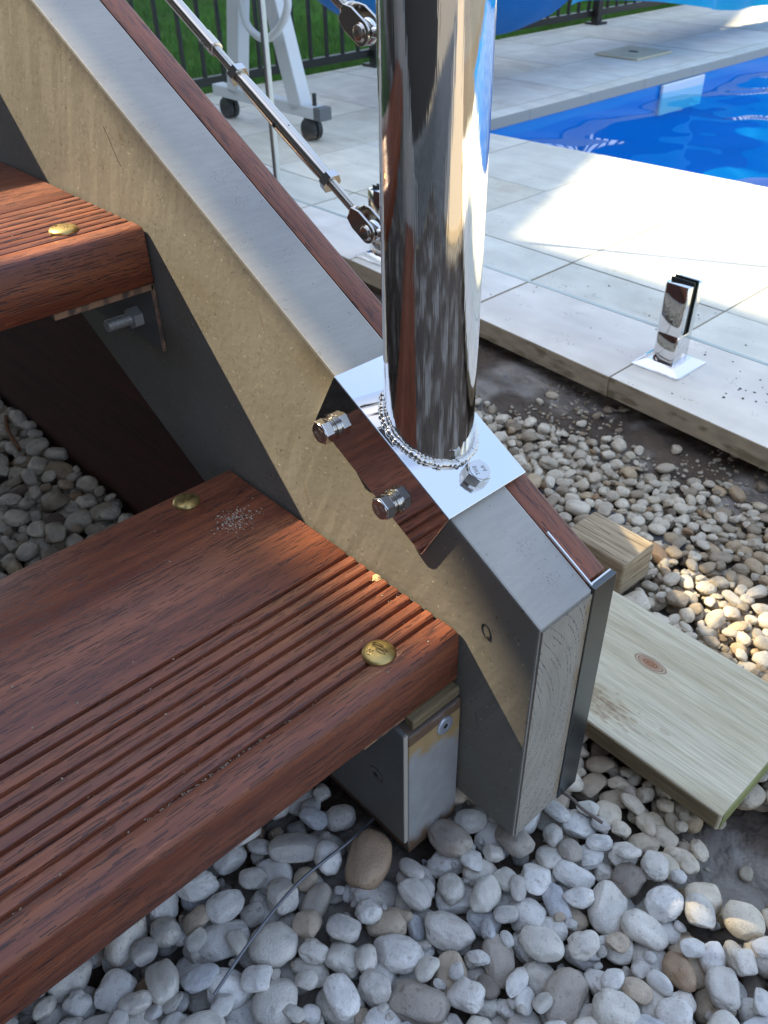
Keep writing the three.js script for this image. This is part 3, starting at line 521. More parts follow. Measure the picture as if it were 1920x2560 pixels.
// ---------- cable turnbuckles ----------
function turnbuckle(pos, label) {                                       // origin on the pin; local +y runs up the slope
  const o = thing('cable_turnbuckle', pos, label, 'turnbuckle', 'turnbuckles on the handrail post');
  const B = new THREE.Matrix4().makeBasis(ND, SD, V(0, 0, 1));   // x square to the cable, z towards the stairs
  const add = (name, list, m) => { const q = mesh(name, list.map((g) => strip(g.index ? g.toNonIndexed() : g)), m, o); q.geometry.applyMatrix4(B); return q; };
  const lathe = (q, seg = 28) => new THREE.LatheGeometry(q.map((e) => new THREE.Vector2(Math.max(e[0], 1e-5), e[1])), seg);
  // fork: two cheeks and a shoulder
  const cheek = new THREE.Shape(); cheek.absarc(0, 0, 0.0056, Math.PI, Math.PI * 2); cheek.lineTo(0.0056, 0.010); cheek.lineTo(0.0036, 0.0155); cheek.lineTo(-0.0036, 0.0155); cheek.lineTo(-0.0056, 0.010); cheek.lineTo(-0.0056, 0);
  const cg = () => new THREE.ExtrudeGeometry(cheek, { depth: 0.0010, bevelEnabled: true, bevelSize: 0.0003, bevelThickness: 0.0003, bevelOffset: -0.0003, bevelSegments: 2, curveSegments: 16 });
  add('fork', [at(cg(), 0, 0, 0.0036), at(cg(), 0, 0, -0.0046), at(lathe([[0, 0.0128], [0.0048, 0.0128], [0.0050, 0.0150], [0.0036, 0.0168], [0.0028, 0.0172], [0, 0.0172]]), 0, 0, 0)], M.steelWarm);
  add('pin', [lathe([[0, 0.0068], [0.0030, 0.0068], [0.0036, 0.0062], [0.0036, 0.0052], [0.0042, 0.0050], [0.0042, 0.0045], [0.0018, 0.0045], [0.0018, -0.006], [0, -0.006]]).rotateX(Math.PI / 2)], M.steelWarm);
  // eye welded to the post
  add('eye', [new THREE.TorusGeometry(0.0038, 0.0021, 14, 28), new THREE.CylinderGeometry(0.0027, 0.0027, 0.020, 16).rotateZ(Math.PI / 2).translate(0.0148, 0, 0).applyMatrix4(B.clone().invert())], M.chrome);
  for (const [l, q] of [[0.0232, 0.0165], [0.030, 0.122]]) add('threaded_rod', [at(threadRod(0.0027, l, 0.0012), 0, q, 0)], M.steelWarm);
  const nut = (y) => new THREE.CylinderGeometry(0.0060, 0.0060, 0.0046, 6).translate(0, y, 0);
  for (const q of [0.0385, 0.1262]) add('lock_nut', [toCreasedNormals(nut(q), 0.3)], M.steel);
  add('body', [lathe([[0, 0.0404], [0.0032, 0.0404], [0.0036, 0.0420], [0.0040, 0.052], [0.0043, 0.064], [0.0044, 0.083], [0.0043, 0.101], [0.0040, 0.113], [0.0036, 0.1228], [0.0032, 0.1244], [0, 0.1244]])], M.steelWarm);
  add('locking_hole', [new THREE.CylinderGeometry(0.0013, 0.0013, 0.0004, 16).rotateX(Math.PI / 2).translate(0, 0.0848, 0.00438), new THREE.CylinderGeometry(0.0004, 0.0004, 0.0004, 8).rotateZ(Math.PI / 2).translate(0.0043, 0.078, 0.0004)], M.dark);
  add('swage_fitting', [at(new THREE.CylinderGeometry(0.0042, 0.0042, 0.012, 6, 1).rotateY(0.3), 0, 0.1545, 0), lathe([[0, 0.1475], [0.0040, 0.1475], [0.0040, 0.1495], [0.0033, 0.150], [0.0033, 0.159], [0.0037, 0.162], [0.0037, 0.225], [0.0033, 0.232], [0.0030, 0.2325], [0, 0.2325]])], M.steelWarm);
  add('cable', [new THREE.CylinderGeometry(0.0014, 0.0014, 1.2, 10).translate(0, 0.8, 0)], M.steel);
  add('stamped_mark', [word('V3', 0.0032).rotateZ(Math.PI / 2).translate(0, 0.1545, 0.0040)], M.mark);
}
turnbuckle([-0.1545, Y0 + 0.1655, TZ], 'stainless cable turnbuckle pinned to the middle of the polished post, above the stringer');
turnbuckle([-0.1545, Y0 + 0.2574, TZ], 'upper stainless cable fork at the top of the photo, left of the polished post');

// ---------- off to the house side: roof, far handrail ----------
{
  const o = thing('veranda_roof', [-4.5, 3.2, 1.4], 'flat veranda roof on square posts beyond the head of the stairs', 'roof');
  const m = mat({ color: lin(0.16, 0.15, 0.135), roughness: 0.8 });
  const sl = (pts) => flat(pts, 0.01, 0.02).translate(4.5, 0, -1.4);
  mesh('roof_panel', sl([[-3.60, 0.69], [-2.0, 0.69], [-2.0, 1.199], [-9, 1.199], [-9, -6], [-6.246, -6]]), m, o);
  mesh('roof_panel', sl([[-9, 1.490], [-2.0, 1.490], [-2.0, 4], [-9, 4]]), m, o);
  mesh('roof_panel', sl([[-2.90, 1.1995], [-2.0, 1.1995], [-2.0, 1.36], [-2.90, 1.36]]), m, o);
  mesh('roof_panel', sl([[-2.79, 1.3605], [-2.0, 1.3605], [-2.0, 1.4895], [-2.79, 1.4895]]), m, o);
  for (const [x, z] of [[-4.2, 1.1], [-8.8, 1.1], [-4.2, 2.6], [-8.8, 3.8]]) mesh('post', at(box(0.09, 3.2, 0.09, 0.004), x + 4.5, -1.6, z - 1.4), m, o);
}
{ // weatherboard wall of the house, beside the stairs
  const o = thing('house_wall', [-0.8, 0, 1.75], 'dark weatherboard house wall beside the stairs', 'house wall');
  const m = mat({ color: lin(0.042, 0.036, 0.030), roughness: 0.6 });
  for (let k = 0; k < 18; k++) mesh('weatherboard', at(box(5.4, 0.178, 0.02, 0.002, 'x').rotateX(-0.045), 0, 0.10 + k * 0.17, 0), m, o);
}
{
  const o = thing('stair_handrail', [-1.25, 0, 0.71], 'plain timber handrail along the far side of the stairs', 'handrail');
  const c = slope(0, 0, -0.031).sub(SUN.clone().multiplyScalar(2.2));
  const a = c.clone().add(SD.clone().multiplyScalar(-0.25)), b = c.clone().add(SD.clone().multiplyScalar(1.7)), mid = a.clone().add(b).multiplyScalar(0.5);
  const r = mesh('rail', box(a.distanceTo(b), 0.018, 0.047, 0.003, 'x').applyMatrix4(new THREE.Matrix4().makeBasis(SD, ND, V(0, 0, -1)).setPosition(mid)).translate(1.25, 0, -0.71), M.merbau, o);
  for (const q of [0.02, 1.93]) { const p = a.clone().add(SD.clone().multiplyScalar(q)); mesh('post', at(box(0.035, p.y - 0.03, 0.035, 0.002), p.x + 1.25, (p.y - 0.03) / 2, p.z - 0.71), M.merbau, o); }
}

// ---------- glass pool fence ----------
const GZ = -0.6225;
M.glass = new THREE.MeshPhysicalMaterial({ color: lin(0.93, 0.975, 0.95), transmission: 1, thickness: 0, roughness: 0, ior: 1.5 });
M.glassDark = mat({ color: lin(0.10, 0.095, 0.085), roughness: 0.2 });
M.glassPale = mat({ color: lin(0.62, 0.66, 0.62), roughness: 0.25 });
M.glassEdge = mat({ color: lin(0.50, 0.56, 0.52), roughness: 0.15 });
const glassFence = thing('glass_fence', [-0.3, 0.083, GZ], 'frameless clear glass pool fence standing on the edge of the paving', 'glass fence');
function pane(x0, x1) {
  const y0 = 0.083, y1 = 0.95, o = new THREE.Group(); o.name = 'glass_panel'; glassFence.add(o); o.position.x = (x0 + x1) / 2 + 0.3;
  const w = x1 - x0, h = y1 - y0;
  mesh('pane', new THREE.PlaneGeometry(w, h).translate(0, h / 2, 0), M.glass, o);
  mesh('bottom_edge', at(box(w, 0.0010, 0.0055, 0.0004), 0, -0.0005, 0), M.glassEdge, o);
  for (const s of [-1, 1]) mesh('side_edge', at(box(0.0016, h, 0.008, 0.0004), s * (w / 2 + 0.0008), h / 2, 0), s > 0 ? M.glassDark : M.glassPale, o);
}
pane(-2.06, -1.074);
pane(-1.064, 1.4);
M.rubber = mat({ color: lin(0.012, 0.016, 0.014), roughness: 0.6 });
function spigot(x, label) {
  const o = thing('glass_spigot', [x, DY, GZ], label, 'spigot', 'chrome spigots of the glass fence');
  const sh = (w, d, r) => { const s = new THREE.Shape(); s.moveTo(-w / 2 + r, -d / 2); s.lineTo(w / 2 - r, -d / 2); s.absarc(w / 2 - r, -d / 2 + r, r, -Math.PI / 2, 0); s.lineTo(w / 2, d / 2 - r); s.absarc(w / 2 - r, d / 2 - r, r, 0, Math.PI / 2); s.lineTo(-w / 2 + r, d / 2); s.absarc(-w / 2 + r, d / 2 - r, r, Math.PI / 2, Math.PI); s.lineTo(-w / 2, -d / 2 + r); s.absarc(-w / 2 + r, -d / 2 + r, r, Math.PI, Math.PI * 1.5); return s; };
  const ex = (s, h, b) => toCreasedNormals(new THREE.ExtrudeGeometry(s, { depth: h - 2 * b, bevelEnabled: true, bevelSize: b, bevelThickness: b, bevelOffset: -b, bevelSegments: 2, curveSegments: 6 }).translate(0, 0, b).rotateX(-Math.PI / 2), 0.6);
  // base cover: a shallow pyramid with a flat rim
  const g = new THREE.CylinderGeometry(0.0195 * Math.SQRT2, 0.031 * Math.SQRT2, 0.006, 4, 1).rotateY(Math.PI / 4).translate(0, 0.0052, 0);
  mesh('base_cover', [strip(toCreasedNormals(g, 0.2)), strip(ex(sh(0.066, 0.066, 0.003), 0.0022, 0.0005))], M.chrome, o);
  mesh('stem', ex(sh(0.031, 0.033, 0.005), 0.045, 0.0006), M.chrome, o);
  const jaw = (z, d, h) => ex(sh(0.031, d, 0.0035), h, 0.001).translate(0, 0.0445, z);
  mesh('clamp_jaw', jaw(0.0107, 0.0115, 0.062), M.chrome, o);
  mesh('clamp_jaw', jaw(-0.0107, 0.0115, 0.062), M.chrome, o);
  mesh('gasket', [strip(at(box(0.0305, 0.066, 0.0018, 0.0004), 0, 0.0765, 0.0049 - 0.0007)), strip(at(box(0.0305, 0.066, 0.0018, 0.0004), 0, 0.0765, -0.0042)), strip(at(box(0.0305, 0.003, 0.009, 0.0004), 0, 0.0445, 0))], M.rubber, o);
}
spigot(-0.2805, 'square chrome glass-fence spigot near the right edge of the photo on the paving edge');
spigot(-0.800, 'chrome glass-fence spigot half hidden behind the left side of the polished post');

// ---------- black pool fence and lawn ----------
{
  const FX = -2.055, o = thing('pool_fence', [FX, DY, -2.3], 'black metal picket fence along the lawn at the back', 'fence');
  const m = mat({ color: lin(0.010, 0.011, 0.012), roughness: 0.45 });
  const z0 = -0.4, z1 = -5.2;
  for (const y of [0.036, 0.70]) mesh('rail', at(box(0.022, 0.022, z0 - z1, 0.002, 'z'), 0, y, (z0 + z1) / 2 + 2.3), m, o);
  const pg = box(0.010, 0.72, 0.010, 0.0015), pp = box(0.030, 0.80, 0.030, 0.002), pb = box(0.062, 0.008, 0.062, 0.002);
  for (let z = -0.49; z > z1; z -= 0.0625) mesh('picket', at(pg.clone(), 0, 0.385, z + 2.3), m, o);
  for (const z of [-0.57, -1.735, -2.9, -4.07]) { const p = mesh('post', at(pp.clone(), 0.018, 0.40, z + 2.3), m, o); mesh('foot_plate', at(pb.clone(), 0.018, 0.004, z + 2.3), m, p); }
}
{ // lawn of separate blades
  structure(mesh('lawn', new THREE.PlaneGeometry(8, 9, 1, 1).rotateX(-Math.PI / 2).translate(-6.085, 0.004, -3.2), mat({ map: texture(512, 512, (u, v) => { const k = fbm(u * 14, v * 14, 14, 14, 501, 5); return mix3([0.016, 0.045, 0.006], [0.05, 0.11, 0.018], smooth(k, 0.25, 0.75)); }, null, [0.6, 0.6]), roughness: 1 })));
  seedState = 8080;
  const P = [], N = [];
  for (let k = 0; k < 7; k++) {
    const a = rnd() * 6.28, r = rnd() * 0.011, x = Math.cos(a) * r, z = Math.sin(a) * r, h = rr(0.022, 0.042), w = 0.0016, t = rnd() * 6.28, lx = Math.cos(t) * rr(0.004, 0.02), lz = Math.sin(t) * rr(0.004, 0.02), wx = -Math.sin(t) * w, wz = Math.cos(t) * w;
    P.push(x - wx, 0, z - wz, x + wx, 0, z + wz, x + lx, h, z + lz);
    for (let q = 0; q < 3; q++) N.push(0, 1, 0);
  }
  const g = new THREE.BufferGeometry(); g.setAttribute('position', new THREE.Float32BufferAttribute(P, 3)); g.computeVertexNormals();
  const n = 26000, im = new THREE.InstancedMesh(g, new THREE.MeshPhysicalMaterial({ color: lin(1, 1, 1), roughness: 0.75, side: THREE.DoubleSide }), n), d = new THREE.Object3D(), c = new THREE.Color();
  for (let i = 0; i < n; i++) {
    const t = rnd(), x = -2.088 - Math.pow(t, 1.4) * 3.2, z = rr(-5.2, -0.5);
    d.position.set(x, 0.003, z); d.rotation.y = rnd() * 6.28; d.scale.setScalar(rr(0.8, 1.35)); d.updateMatrix(); im.setMatrixAt(i, d.matrix);
    const k = rr(0.55, 1.3) * (0.75 + 0.5 * vnoise(x * 5 + 90, z * 5 + 90, 4096, 4096, 3)), yel = rnd() * 0.5; im.setColorAt(i, c.setRGB((0.09 + 0.09 * yel) * k, 0.28 * k, 0.035 * k));
  }
  im.name = 'grass'; im.castShadow = im.receiveShadow = true; im.userData = { kind: 'stuff', label: 'short green grass of the lawn behind the black fence', category: 'grass' };
  scene.add(im);
}

// ---------- pool cover roller ----------
{
  const PZ = -1.01, o = thing('roller_stand', [-1.63, DY, PZ], 'white A-frame stand on black castors for the pool cover roller', 'roller stand');
  const wm = mat({ color: lin(0.66, 0.68, 0.70), roughness: 0.4 }), bk = mat({ color: lin(0.02, 0.022, 0.024), roughness: 0.6 }), gp = mat({ color: lin(0.12, 0.13, 0.14), roughness: 0.5 });
  const L = (x, y) => [x + 1.63, y - DY];
  const leg = (b, t) => { const p = V(...L(...b), 0), q = V(...L(...t), 0), g = box(0.046, p.distanceTo(q), 0.034, 0.003); return g.applyQuaternion(new THREE.Quaternion().setFromUnitVectors(V(0, 1, 0), q.clone().sub(p).normalize())).translate((p.x + q.x) / 2, (p.y + q.y) / 2, 0); };
  mesh('leg', leg([-1.745, 0.10], [-1.665, 0.47]), wm, o);
  mesh('leg', leg([-1.492, 0.10], [-1.612, 0.47]), wm, o);
  mesh('base_bar', at(box(0.405, 0.026, 0.034, 0.003, 'x'), 0, 0.062, 0), wm, o);
  mesh('end_cap', at(box(0.024, 0.027, 0.035, 0.002), 0.213, 0.062, 0), gp, o);
  mesh('axle_block', at(box(0.12, 0.10, 0.045, 0.006), 0, 0.42, 0), wm, o);
  for (const x of [-1.795, -1.465]) {
    const c = mesh('castor', [strip(at(box(0.034, 0.030, 0.020, 0.004), x + 1.63, 0.041, -0.004)), strip(at(new THREE.CylinderGeometry(0.005, 0.005, 0.03, 12), x + 1.63 + 0.022, 0.085, 0))], bk, o);
    const tw = () => new THREE.CylinderGeometry(0.0235, 0.0235, 0.011, 28).rotateX(Math.PI / 2);
    mesh('wheel', [at(tw(), x + 1.63 + 0.006, 0.0235, 0.0085), at(tw(), x + 1.63 + 0.006, 0.0235, -0.0085)], bk, c);
  }
  const hp = [V(-1.6385, 0.307, 0), V(-1.625, 0.262, 0), V(-1.564, 0.240, 0), V(-1.498, 0.272, 0), V(-1.469, 0.318, 0), V(-1.50, 0.36, 0), V(-1.57, 0.375, 0), V(-1.63, 0.35, 0)].map((q) => V(q.x + 1.63, q.y - DY, 0.034));
  mesh('hand_wheel', new THREE.TubeGeometry(new THREE.CatmullRomCurve3(hp, true), 60, 0.0085, 10, true), wm, o);
}
{ // rolled blue cover on the roller, sagging along its length
  const o = thing('pool_cover', [-1.6, 0.4, -2.2], 'bright blue bubble pool cover wound on a roller above the paving', 'pool cover');
  const prof = [[-1.16, 0.305, 0.11], [-1.19, 0.283, 0.12], [-1.25, 0.250, 0.135], [-1.34, 0.238, 0.15], [-1.55, 0.195, 0.165], [-1.78, 0.163, 0.18], [-1.92, 0.180, 0.175], [-2.06, 0.222, 0.16], [-2.3, 0.235, 0.15], [-2.55, 0.18, 0.165], [-3.0, 0.132, 0.18], [-3.3, 0.16, 0.17], [-3.6, 0.25, 0.13]];
  const cz = new THREE.CatmullRomCurve3(prof.map((q) => V(q[1], q[2], q[0]))), seg = 140, rad = 56, P = [], U = [], I = [];
  for (let j = 0; j <= seg; j++) { const q = cz.getPoint(j / seg), z = q.z; for (let i = 0; i <= rad; i++) { const a = i / rad * Math.PI * 2, r = q.y * (1 + 0.012 * Math.sin(a * 5 + z * 9) + 0.008 * Math.sin(z * 40 + a * 2)); P.push(r * Math.cos(a), q.x + q.y + r * Math.sin(a) - 0.4, z + 2.2); U.push(a * 0.16, z); } }
  for (let j = 0; j < seg; j++) for (let i = 0; i < rad; i++) { const a = j * (rad + 1) + i, b = a + rad + 1; I.push(a, a + 1, b, b, a + 1, b + 1); }
  const g = new THREE.BufferGeometry(); g.setIndex(I); g.setAttribute('position', new THREE.Float32BufferAttribute(P, 3)); g.setAttribute('uv', new THREE.Float32BufferAttribute(U, 2)); g.computeVertexNormals();
  const bub = texture(128, 128, (u, v) => { let b = 0; for (const [cx, cy] of [[0.25, 0.25], [0.75, 0.75], [0.75, 0.25], [0.25, 0.75]]) { const d = Math.hypot(u - cx, v - cy) / 0.2; b = Math.max(b, d < 1 ? Math.sqrt(1 - d * d) : 0); } return b; }, null, [0.016, 0.016], false);
  const m = new THREE.MeshPhysicalMaterial({ color: lin(0.003, 0.26, 0.60), transmission: 0.5, thickness: 0, roughness: 0.9, specularIntensity: 0.3, bumpMap: bub, bumpScale: 0.002, side: THREE.DoubleSide });
  mesh('rolled_sheet', g, m, o);
  const end = (z, y, r) => mesh('roll_end', new THREE.CircleGeometry(r, 40).translate(0, y - 0.4, z + 2.2), m, o);
  end(-1.162, 0.415, 0.109);
  const hs = new THREE.PlaneGeometry(1, 1, 90, 24), hp = hs.attributes.position;
  for (let i = 0; i < hp.count; i++) {
    const a = hp.getX(i) + 0.5, b = hp.getY(i) + 0.5, z = lerp(-1.95, -3.7, a), lo = 0.225 - 0.10 * smooth(-z, 2.05, 3.0) + 0.07 * smooth(-z, 3.1, 3.7);
    hp.setXYZ(i, 0.17 + 0.05 * (1 - b) * Math.sin(z * 7) + 0.02 * Math.sin(z * 19 + b * 3), lerp(lo, 0.58, b) - 0.4, z + 2.2);
  }
  hs.computeVertexNormals();
  mesh('hanging_sheet', hs, new THREE.MeshPhysicalMaterial({ color: lin(0.01, 0.62, 0.98), transmission: 0.6, thickness: 0, roughness: 0.95, bumpMap: bub, bumpScale: 0.001, side: THREE.DoubleSide, specularIntensity: 0.3 }), o);
}

// ---------- pebbles ----------
const peb = new THREE.Group(); peb.name = 'gravel_bed'; scene.add(peb); structure(peb);
const pebbleGeos = [];
function pebbleGeometry(seed, detail) {
  let g = new THREE.IcosahedronGeometry(1, detail); g.deleteAttribute('uv'); g.deleteAttribute('normal'); g = mergeVertices(g, 1e-5);
  const p = g.attributes.position, v = new THREE.Vector3(), col = new Float32Array(p.count * 3), uv = new Float32Array(p.count * 2);
  seedState = 5000 + seed * 77; const pw = rr(2.0, 2.7), f1 = rr(0.8, 1.4), amp = rr(0.10, 0.23), rough = rnd() < 0.28 ? rr(0.025, 0.06) : rr(0.002, 0.010);
  const cuts = []; for (let k = 0; k < rnd() * 3.2; k++) cuts.push([V(gauss(), gauss(), gauss()).normalize(), rr(0.72, 0.95)]);
  const stainK = rnd() < 0.45 ? rr(0.5, 1.0) : rr(0, 0.3), veinK = rr(0.2, 1), greyK = rnd() < 0.5 ? rr(0.4, 1) : 0;
  for (let i = 0; i < p.count; i++) {
    v.fromBufferAttribute(p, i);
    const e = Math.pow(Math.pow(Math.abs(v.x), pw) + Math.pow(Math.abs(v.y), pw) + Math.pow(Math.abs(v.z), pw), -1 / pw);
    const q = v.clone().multiplyScalar(f1), s = seed * 13 + 1;
    let r = e * (1 + amp * n3(q, s) + 0.35 * amp * n3(q.clone().multiplyScalar(2.3), s + 5) + rough * n3(q.clone().multiplyScalar(6), s + 9) + rough * 0.5 * n3(q.clone().multiplyScalar(12), s + 11));
    for (const [n, d] of cuts) { const h = v.dot(n) * r; if (h > d) r *= lerp(1, d / h, 0.8); }
    const dent = smooth(n3(q.clone().multiplyScalar(3.1).addScalar(7), s + 21), 0.62, 0.9); r *= 1 - 0.045 * dent;
    const m = 1 + 0.09 * n3(q.clone().multiplyScalar(2.5), s + 31) + 0.05 * n3(q.clone().multiplyScalar(9), s + 33);
    const st = smooth(n3(q.clone().multiplyScalar(1.9).addScalar(3), s + 41), 0.15, 0.75) * stainK * 0.75, ve = (1 - smooth(Math.abs(n3(q.clone().multiplyScalar(2.2).addScalar(9), s + 51)), 0.0, 0.05)) * 0.3 * veinK, sp = smooth(n3(q.clone().multiplyScalar(11), s + 61), 0.68, 0.86) * 0.5;
    const gr = smooth(n3(q.clone().multiplyScalar(1.6).addScalar(17), s + 71), 0.1, 0.7) * greyK, ck = (1 - smooth(Math.abs(n3(q.clone().multiplyScalar(3.4).addScalar(29), s + 81)), 0.0, 0.025)) * smooth(n3(q.clone().multiplyScalar(1.3).addScalar(37), s + 91), 0.1, 0.5) * 0.6;
    let c = mix3([m, m, m], [0.66, 0.49, 0.31], st * 0.62); c = mix3(c, [0.62, 0.64, 0.68], gr * 0.6); c = mix3(c, [0.48, 0.44, 0.40], ve); c = mix3(c, [0.28, 0.23, 0.18], Math.max(sp * 0.9, dent * 0.4, ck));
    col.set(c, i * 3); uv.set([v.x * 0.02, v.z * 0.02], i * 2);
    v.multiplyScalar(r); p.setXYZ(i, v.x, v.y, v.z);
  }
  g.setAttribute('color', new THREE.BufferAttribute(col, 3)); g.setAttribute('uv', new THREE.BufferAttribute(uv, 2));
  g.computeVertexNormals(); g.computeBoundingBox();
  const b = g.boundingBox, s = b.getSize(new THREE.Vector3()), c = b.getCenter(new THREE.Vector3());
  return g.translate(-c.x, -c.y, -c.z).scale(2 / s.x, 2 / s.y, 2 / s.z);
}
for (let k = 0; k < 22; k++) pebbleGeos.push(pebbleGeometry(k, 12));
{
  seedState = 2024;
  camera.updateMatrixWorld(true); camera.aspect = 0.75; camera.updateProjectionMatrix();
  const ndc = (x, y, z) => V(x, y, z).project(camera);
  const cell = 0.03, grid = new Map(), key = (i, j) => i * 4096 + j, list = [];
  const near = (x, z, f) => { const i = Math.floor(x / cell), j = Math.floor(z / cell); for (let a = -1; a <= 1; a++) for (let b = -1; b <= 1; b++) for (const q of grid.get(key(i + a, j + b)) || []) f(q); };
  const rest = (x, z, r, c) => {
    let y = groundY(x, z) + c * 0.75;
    near(x, z, (q) => { const d = Math.hypot(x - q.x, z - q.z) / (r + q.r); if (d < 1) y = Math.max(y, q.y + (c + q.c) * Math.sqrt(1 - d * d) * 0.93); });
    return y;
  };
  const solids = (x, z, y, r) => (z > -0.32 - r && z < -0.265 + r && x > -0.19 - r * 0.6 && x < -0.095 + r * 0.7) || (z > -0.034 - r * 0.6 && z < -0.011 + r * 0.8 && x < -0.13) || (x < -0.048 + r * 0.6 && x > -0.2 && z > -0.001 - r * 0.5 && z < 0.0545 + r * 0.7);
  const place = (n, size, ok, top) => {
    for (let t = 0; t < n; t++) {
      const big = size();
      let best = null;
      for (let k = 0; k < 5; k++) {
        const x = rr(-0.95, 0.34), z = rr(-0.57, 0.47), m = ndc(x, 0, z);
        if (Math.abs(m.x) > 1.22 || m.y > 1.2 || m.y < -1.3) continue;
        if (!ok(x, z)) continue;
        const s = big * 0.97 * (z < -0.08 ? 0.72 : 1) * (z < -0.4 ? 0.8 : 1), a = s * rr(1.0, 1.6), b = s * rr(0.85, 1.1), c = s * rr(0.55, 0.85), r = Math.sqrt(a * b) * 0.90, y = rest(x, z, r, c);
        if (solids(x, z, y, r)) continue;
        if (!best || y < best.y) best = { x, y, z, a, b, c, r };
      }
      if (!best || best.y > top(best.x, best.z)) continue;
      list.push(best); const kk = key(Math.floor(best.x / cell), Math.floor(best.z / cell)); if (!grid.has(kk)) grid.set(kk, []); grid.get(kk).push(best);
    }
  };
  const open = (x, z) => rnd() > soilMask(x, z) * 0.985;
  const top = (x, z) => (z < -0.075 ? 0.000 : 0.0065) - 0.004 * smooth(z, -0.3, -0.45);
  place(11000, () => clamp(0.0097 + gauss() * 0.0022, 0.0062, 0.0155), open, top);
  place(5000, () => rr(0.0045, 0.0078), open, (x, z) => top(x, z) - 0.001);
  place(9000, () => rr(0.0013, 0.0042), (x, z) => rnd() < (z < -0.33 ? 1 : 0.3) && rnd() > soilMask(x, z) * (z < -0.3 ? 0.45 : 0.93), (x, z) => top(x, z) - 0.003);
  // which show largest
  const stone = new THREE.MeshStandardMaterial({ vertexColors: true, roughness: 0.48, bumpMap: texture(256, 256, (u, v) => fbm(u * 20, v * 20, 20, 20, 611, 4), null, [0.016, 0.016], false), bumpScale: 0.0005 });
  const tones = [[0.66, 0.64, 0.595], [0.67, 0.63, 0.555], [0.54, 0.51, 0.46], [0.52, 0.43, 0.32], [0.74, 0.72, 0.675], [0.38, 0.335, 0.28], [0.22, 0.185, 0.15], [0.53, 0.54, 0.55], [0.61, 0.58, 0.51], [0.36, 0.25, 0.16]];
  const mats = tones.map((t) => { const m = stone.clone(); m.color = lin(...t); return m; });
  const cream = tones.map((t) => [t[0] * 0.88, t[1] * 0.80, t[2] * 0.66]), creamMats = cream.map((t) => { const m = stone.clone(); m.color = lin(...t); return m; });
  const pickTone = (z, x) => { const q = rnd(), warm = x < -0.25 && z > -0.02 ? 0.5 : z < -0.08 ? 0.42 : 0; return q < 0.27 - warm * 0.3 ? 0 : q < 0.46 - warm * 0.5 ? 1 : q < 0.56 ? 4 : q < 0.70 ? 2 : q < 0.80 - warm * 0.3 ? 8 : q < 0.87 - warm * 0.4 ? 7 : q < 0.93 - warm * 0.3 ? 3 : q < 0.965 ? 5 : q < 0.985 ? 6 : 9; };
  const ray = new THREE.Raycaster(), blockers = [];
  scene.updateMatrixWorld(true);
  stair.traverse((m) => { if (m.isMesh && ['stringer', 'tread', 'cover_board', 'end_plate', 'packer', 'steel_plate'].includes(m.name)) { blockers.push(m); } });
  post.traverse((m) => { if (m.isMesh && ['tube', 'base_plate'].includes(m.name)) blockers.push(m); });
  for (const q of list) {
    const m = ndc(q.x, q.y, q.z); q.px = 0; q.seen = false;
    q.geo = Math.floor(rnd() * pebbleGeos.length); q.tone = pickTone(q.z, q.x); q.rot = [gauss() * 0.22, rnd() * 6.283, gauss() * 0.22]; q.flip = rnd() < 0.5 ? 1 : -1;
    if (Math.abs(m.x) > 1.01 || Math.abs(m.y) > 1.01) continue;
    const d = CAM.distanceTo(V(q.x, q.y, q.z)); q.px = q.r / d;
    let buried = 0; near(q.x, q.z, (e) => { if (e !== q && e.y > q.y + 0.002) { const dd = Math.hypot(e.x - q.x, e.z - q.z); if (dd < e.r * 0.95) buried = 1; } });
    if (buried) continue;
    const dir = V(q.x, q.y + q.c * 0.6, q.z).sub(CAM); ray.set(CAM, dir.clone().normalize()); ray.far = dir.length() - 0.01;
    q.seen = ray.intersectObjects(blockers, false).length === 0;
  }
  for (const q of list) q.cream = q.z < -0.07 || (q.x < -0.25 && q.z > -0.02);
  const shown = list.filter((q) => q.seen).sort((a, b) => b.px - a.px).slice(0, 300), set = new Set(shown);
  const d = new THREE.Object3D();
  const pose = (o, q) => { o.position.set(q.x, q.y, q.z); o.rotation.set(q.rot[0], q.rot[1], q.rot[2], 'YXZ'); o.scale.set(q.a, q.c, q.b); };
  for (const q of shown) { const o = mesh('pebble', pebbleGeos[q.geo], (q.cream ? creamMats : mats)[q.tone], peb); pose(o, q); }
  const rest2 = list.filter((q) => !set.has(q)), G = new THREE.Group(); G.name = 'loose_gravel'; G.userData = { kind: 'stuff', label: 'white and cream river pebbles covering the ground round the stair foot', category: 'gravel' }; scene.add(G);
  const c = new THREE.Color(), base = stone.clone();
  pebbleGeos.forEach((g, k) => {
    const mine = rest2.filter((q) => q.geo === k), im = new THREE.InstancedMesh(g, base, mine.length);
    mine.forEach((q, i) => { pose(d, q); d.updateMatrix(); im.setMatrixAt(i, d.matrix); im.setColorAt(i, c.setRGB(...(q.cream ? cream : tones)[q.tone])); });
    im.name = 'pebbles'; im.userData.kind = 'stuff'; im.castShadow = im.receiveShadow = true; G.add(im);
  });
  console.log('pebbles', list.length, 'shown', shown.length, 'smallest', shown[shown.length - 1].px * 2 * 841 / 1, 'mean y', list.reduce((s, q) => s + q.y, 0) / list.length);
}

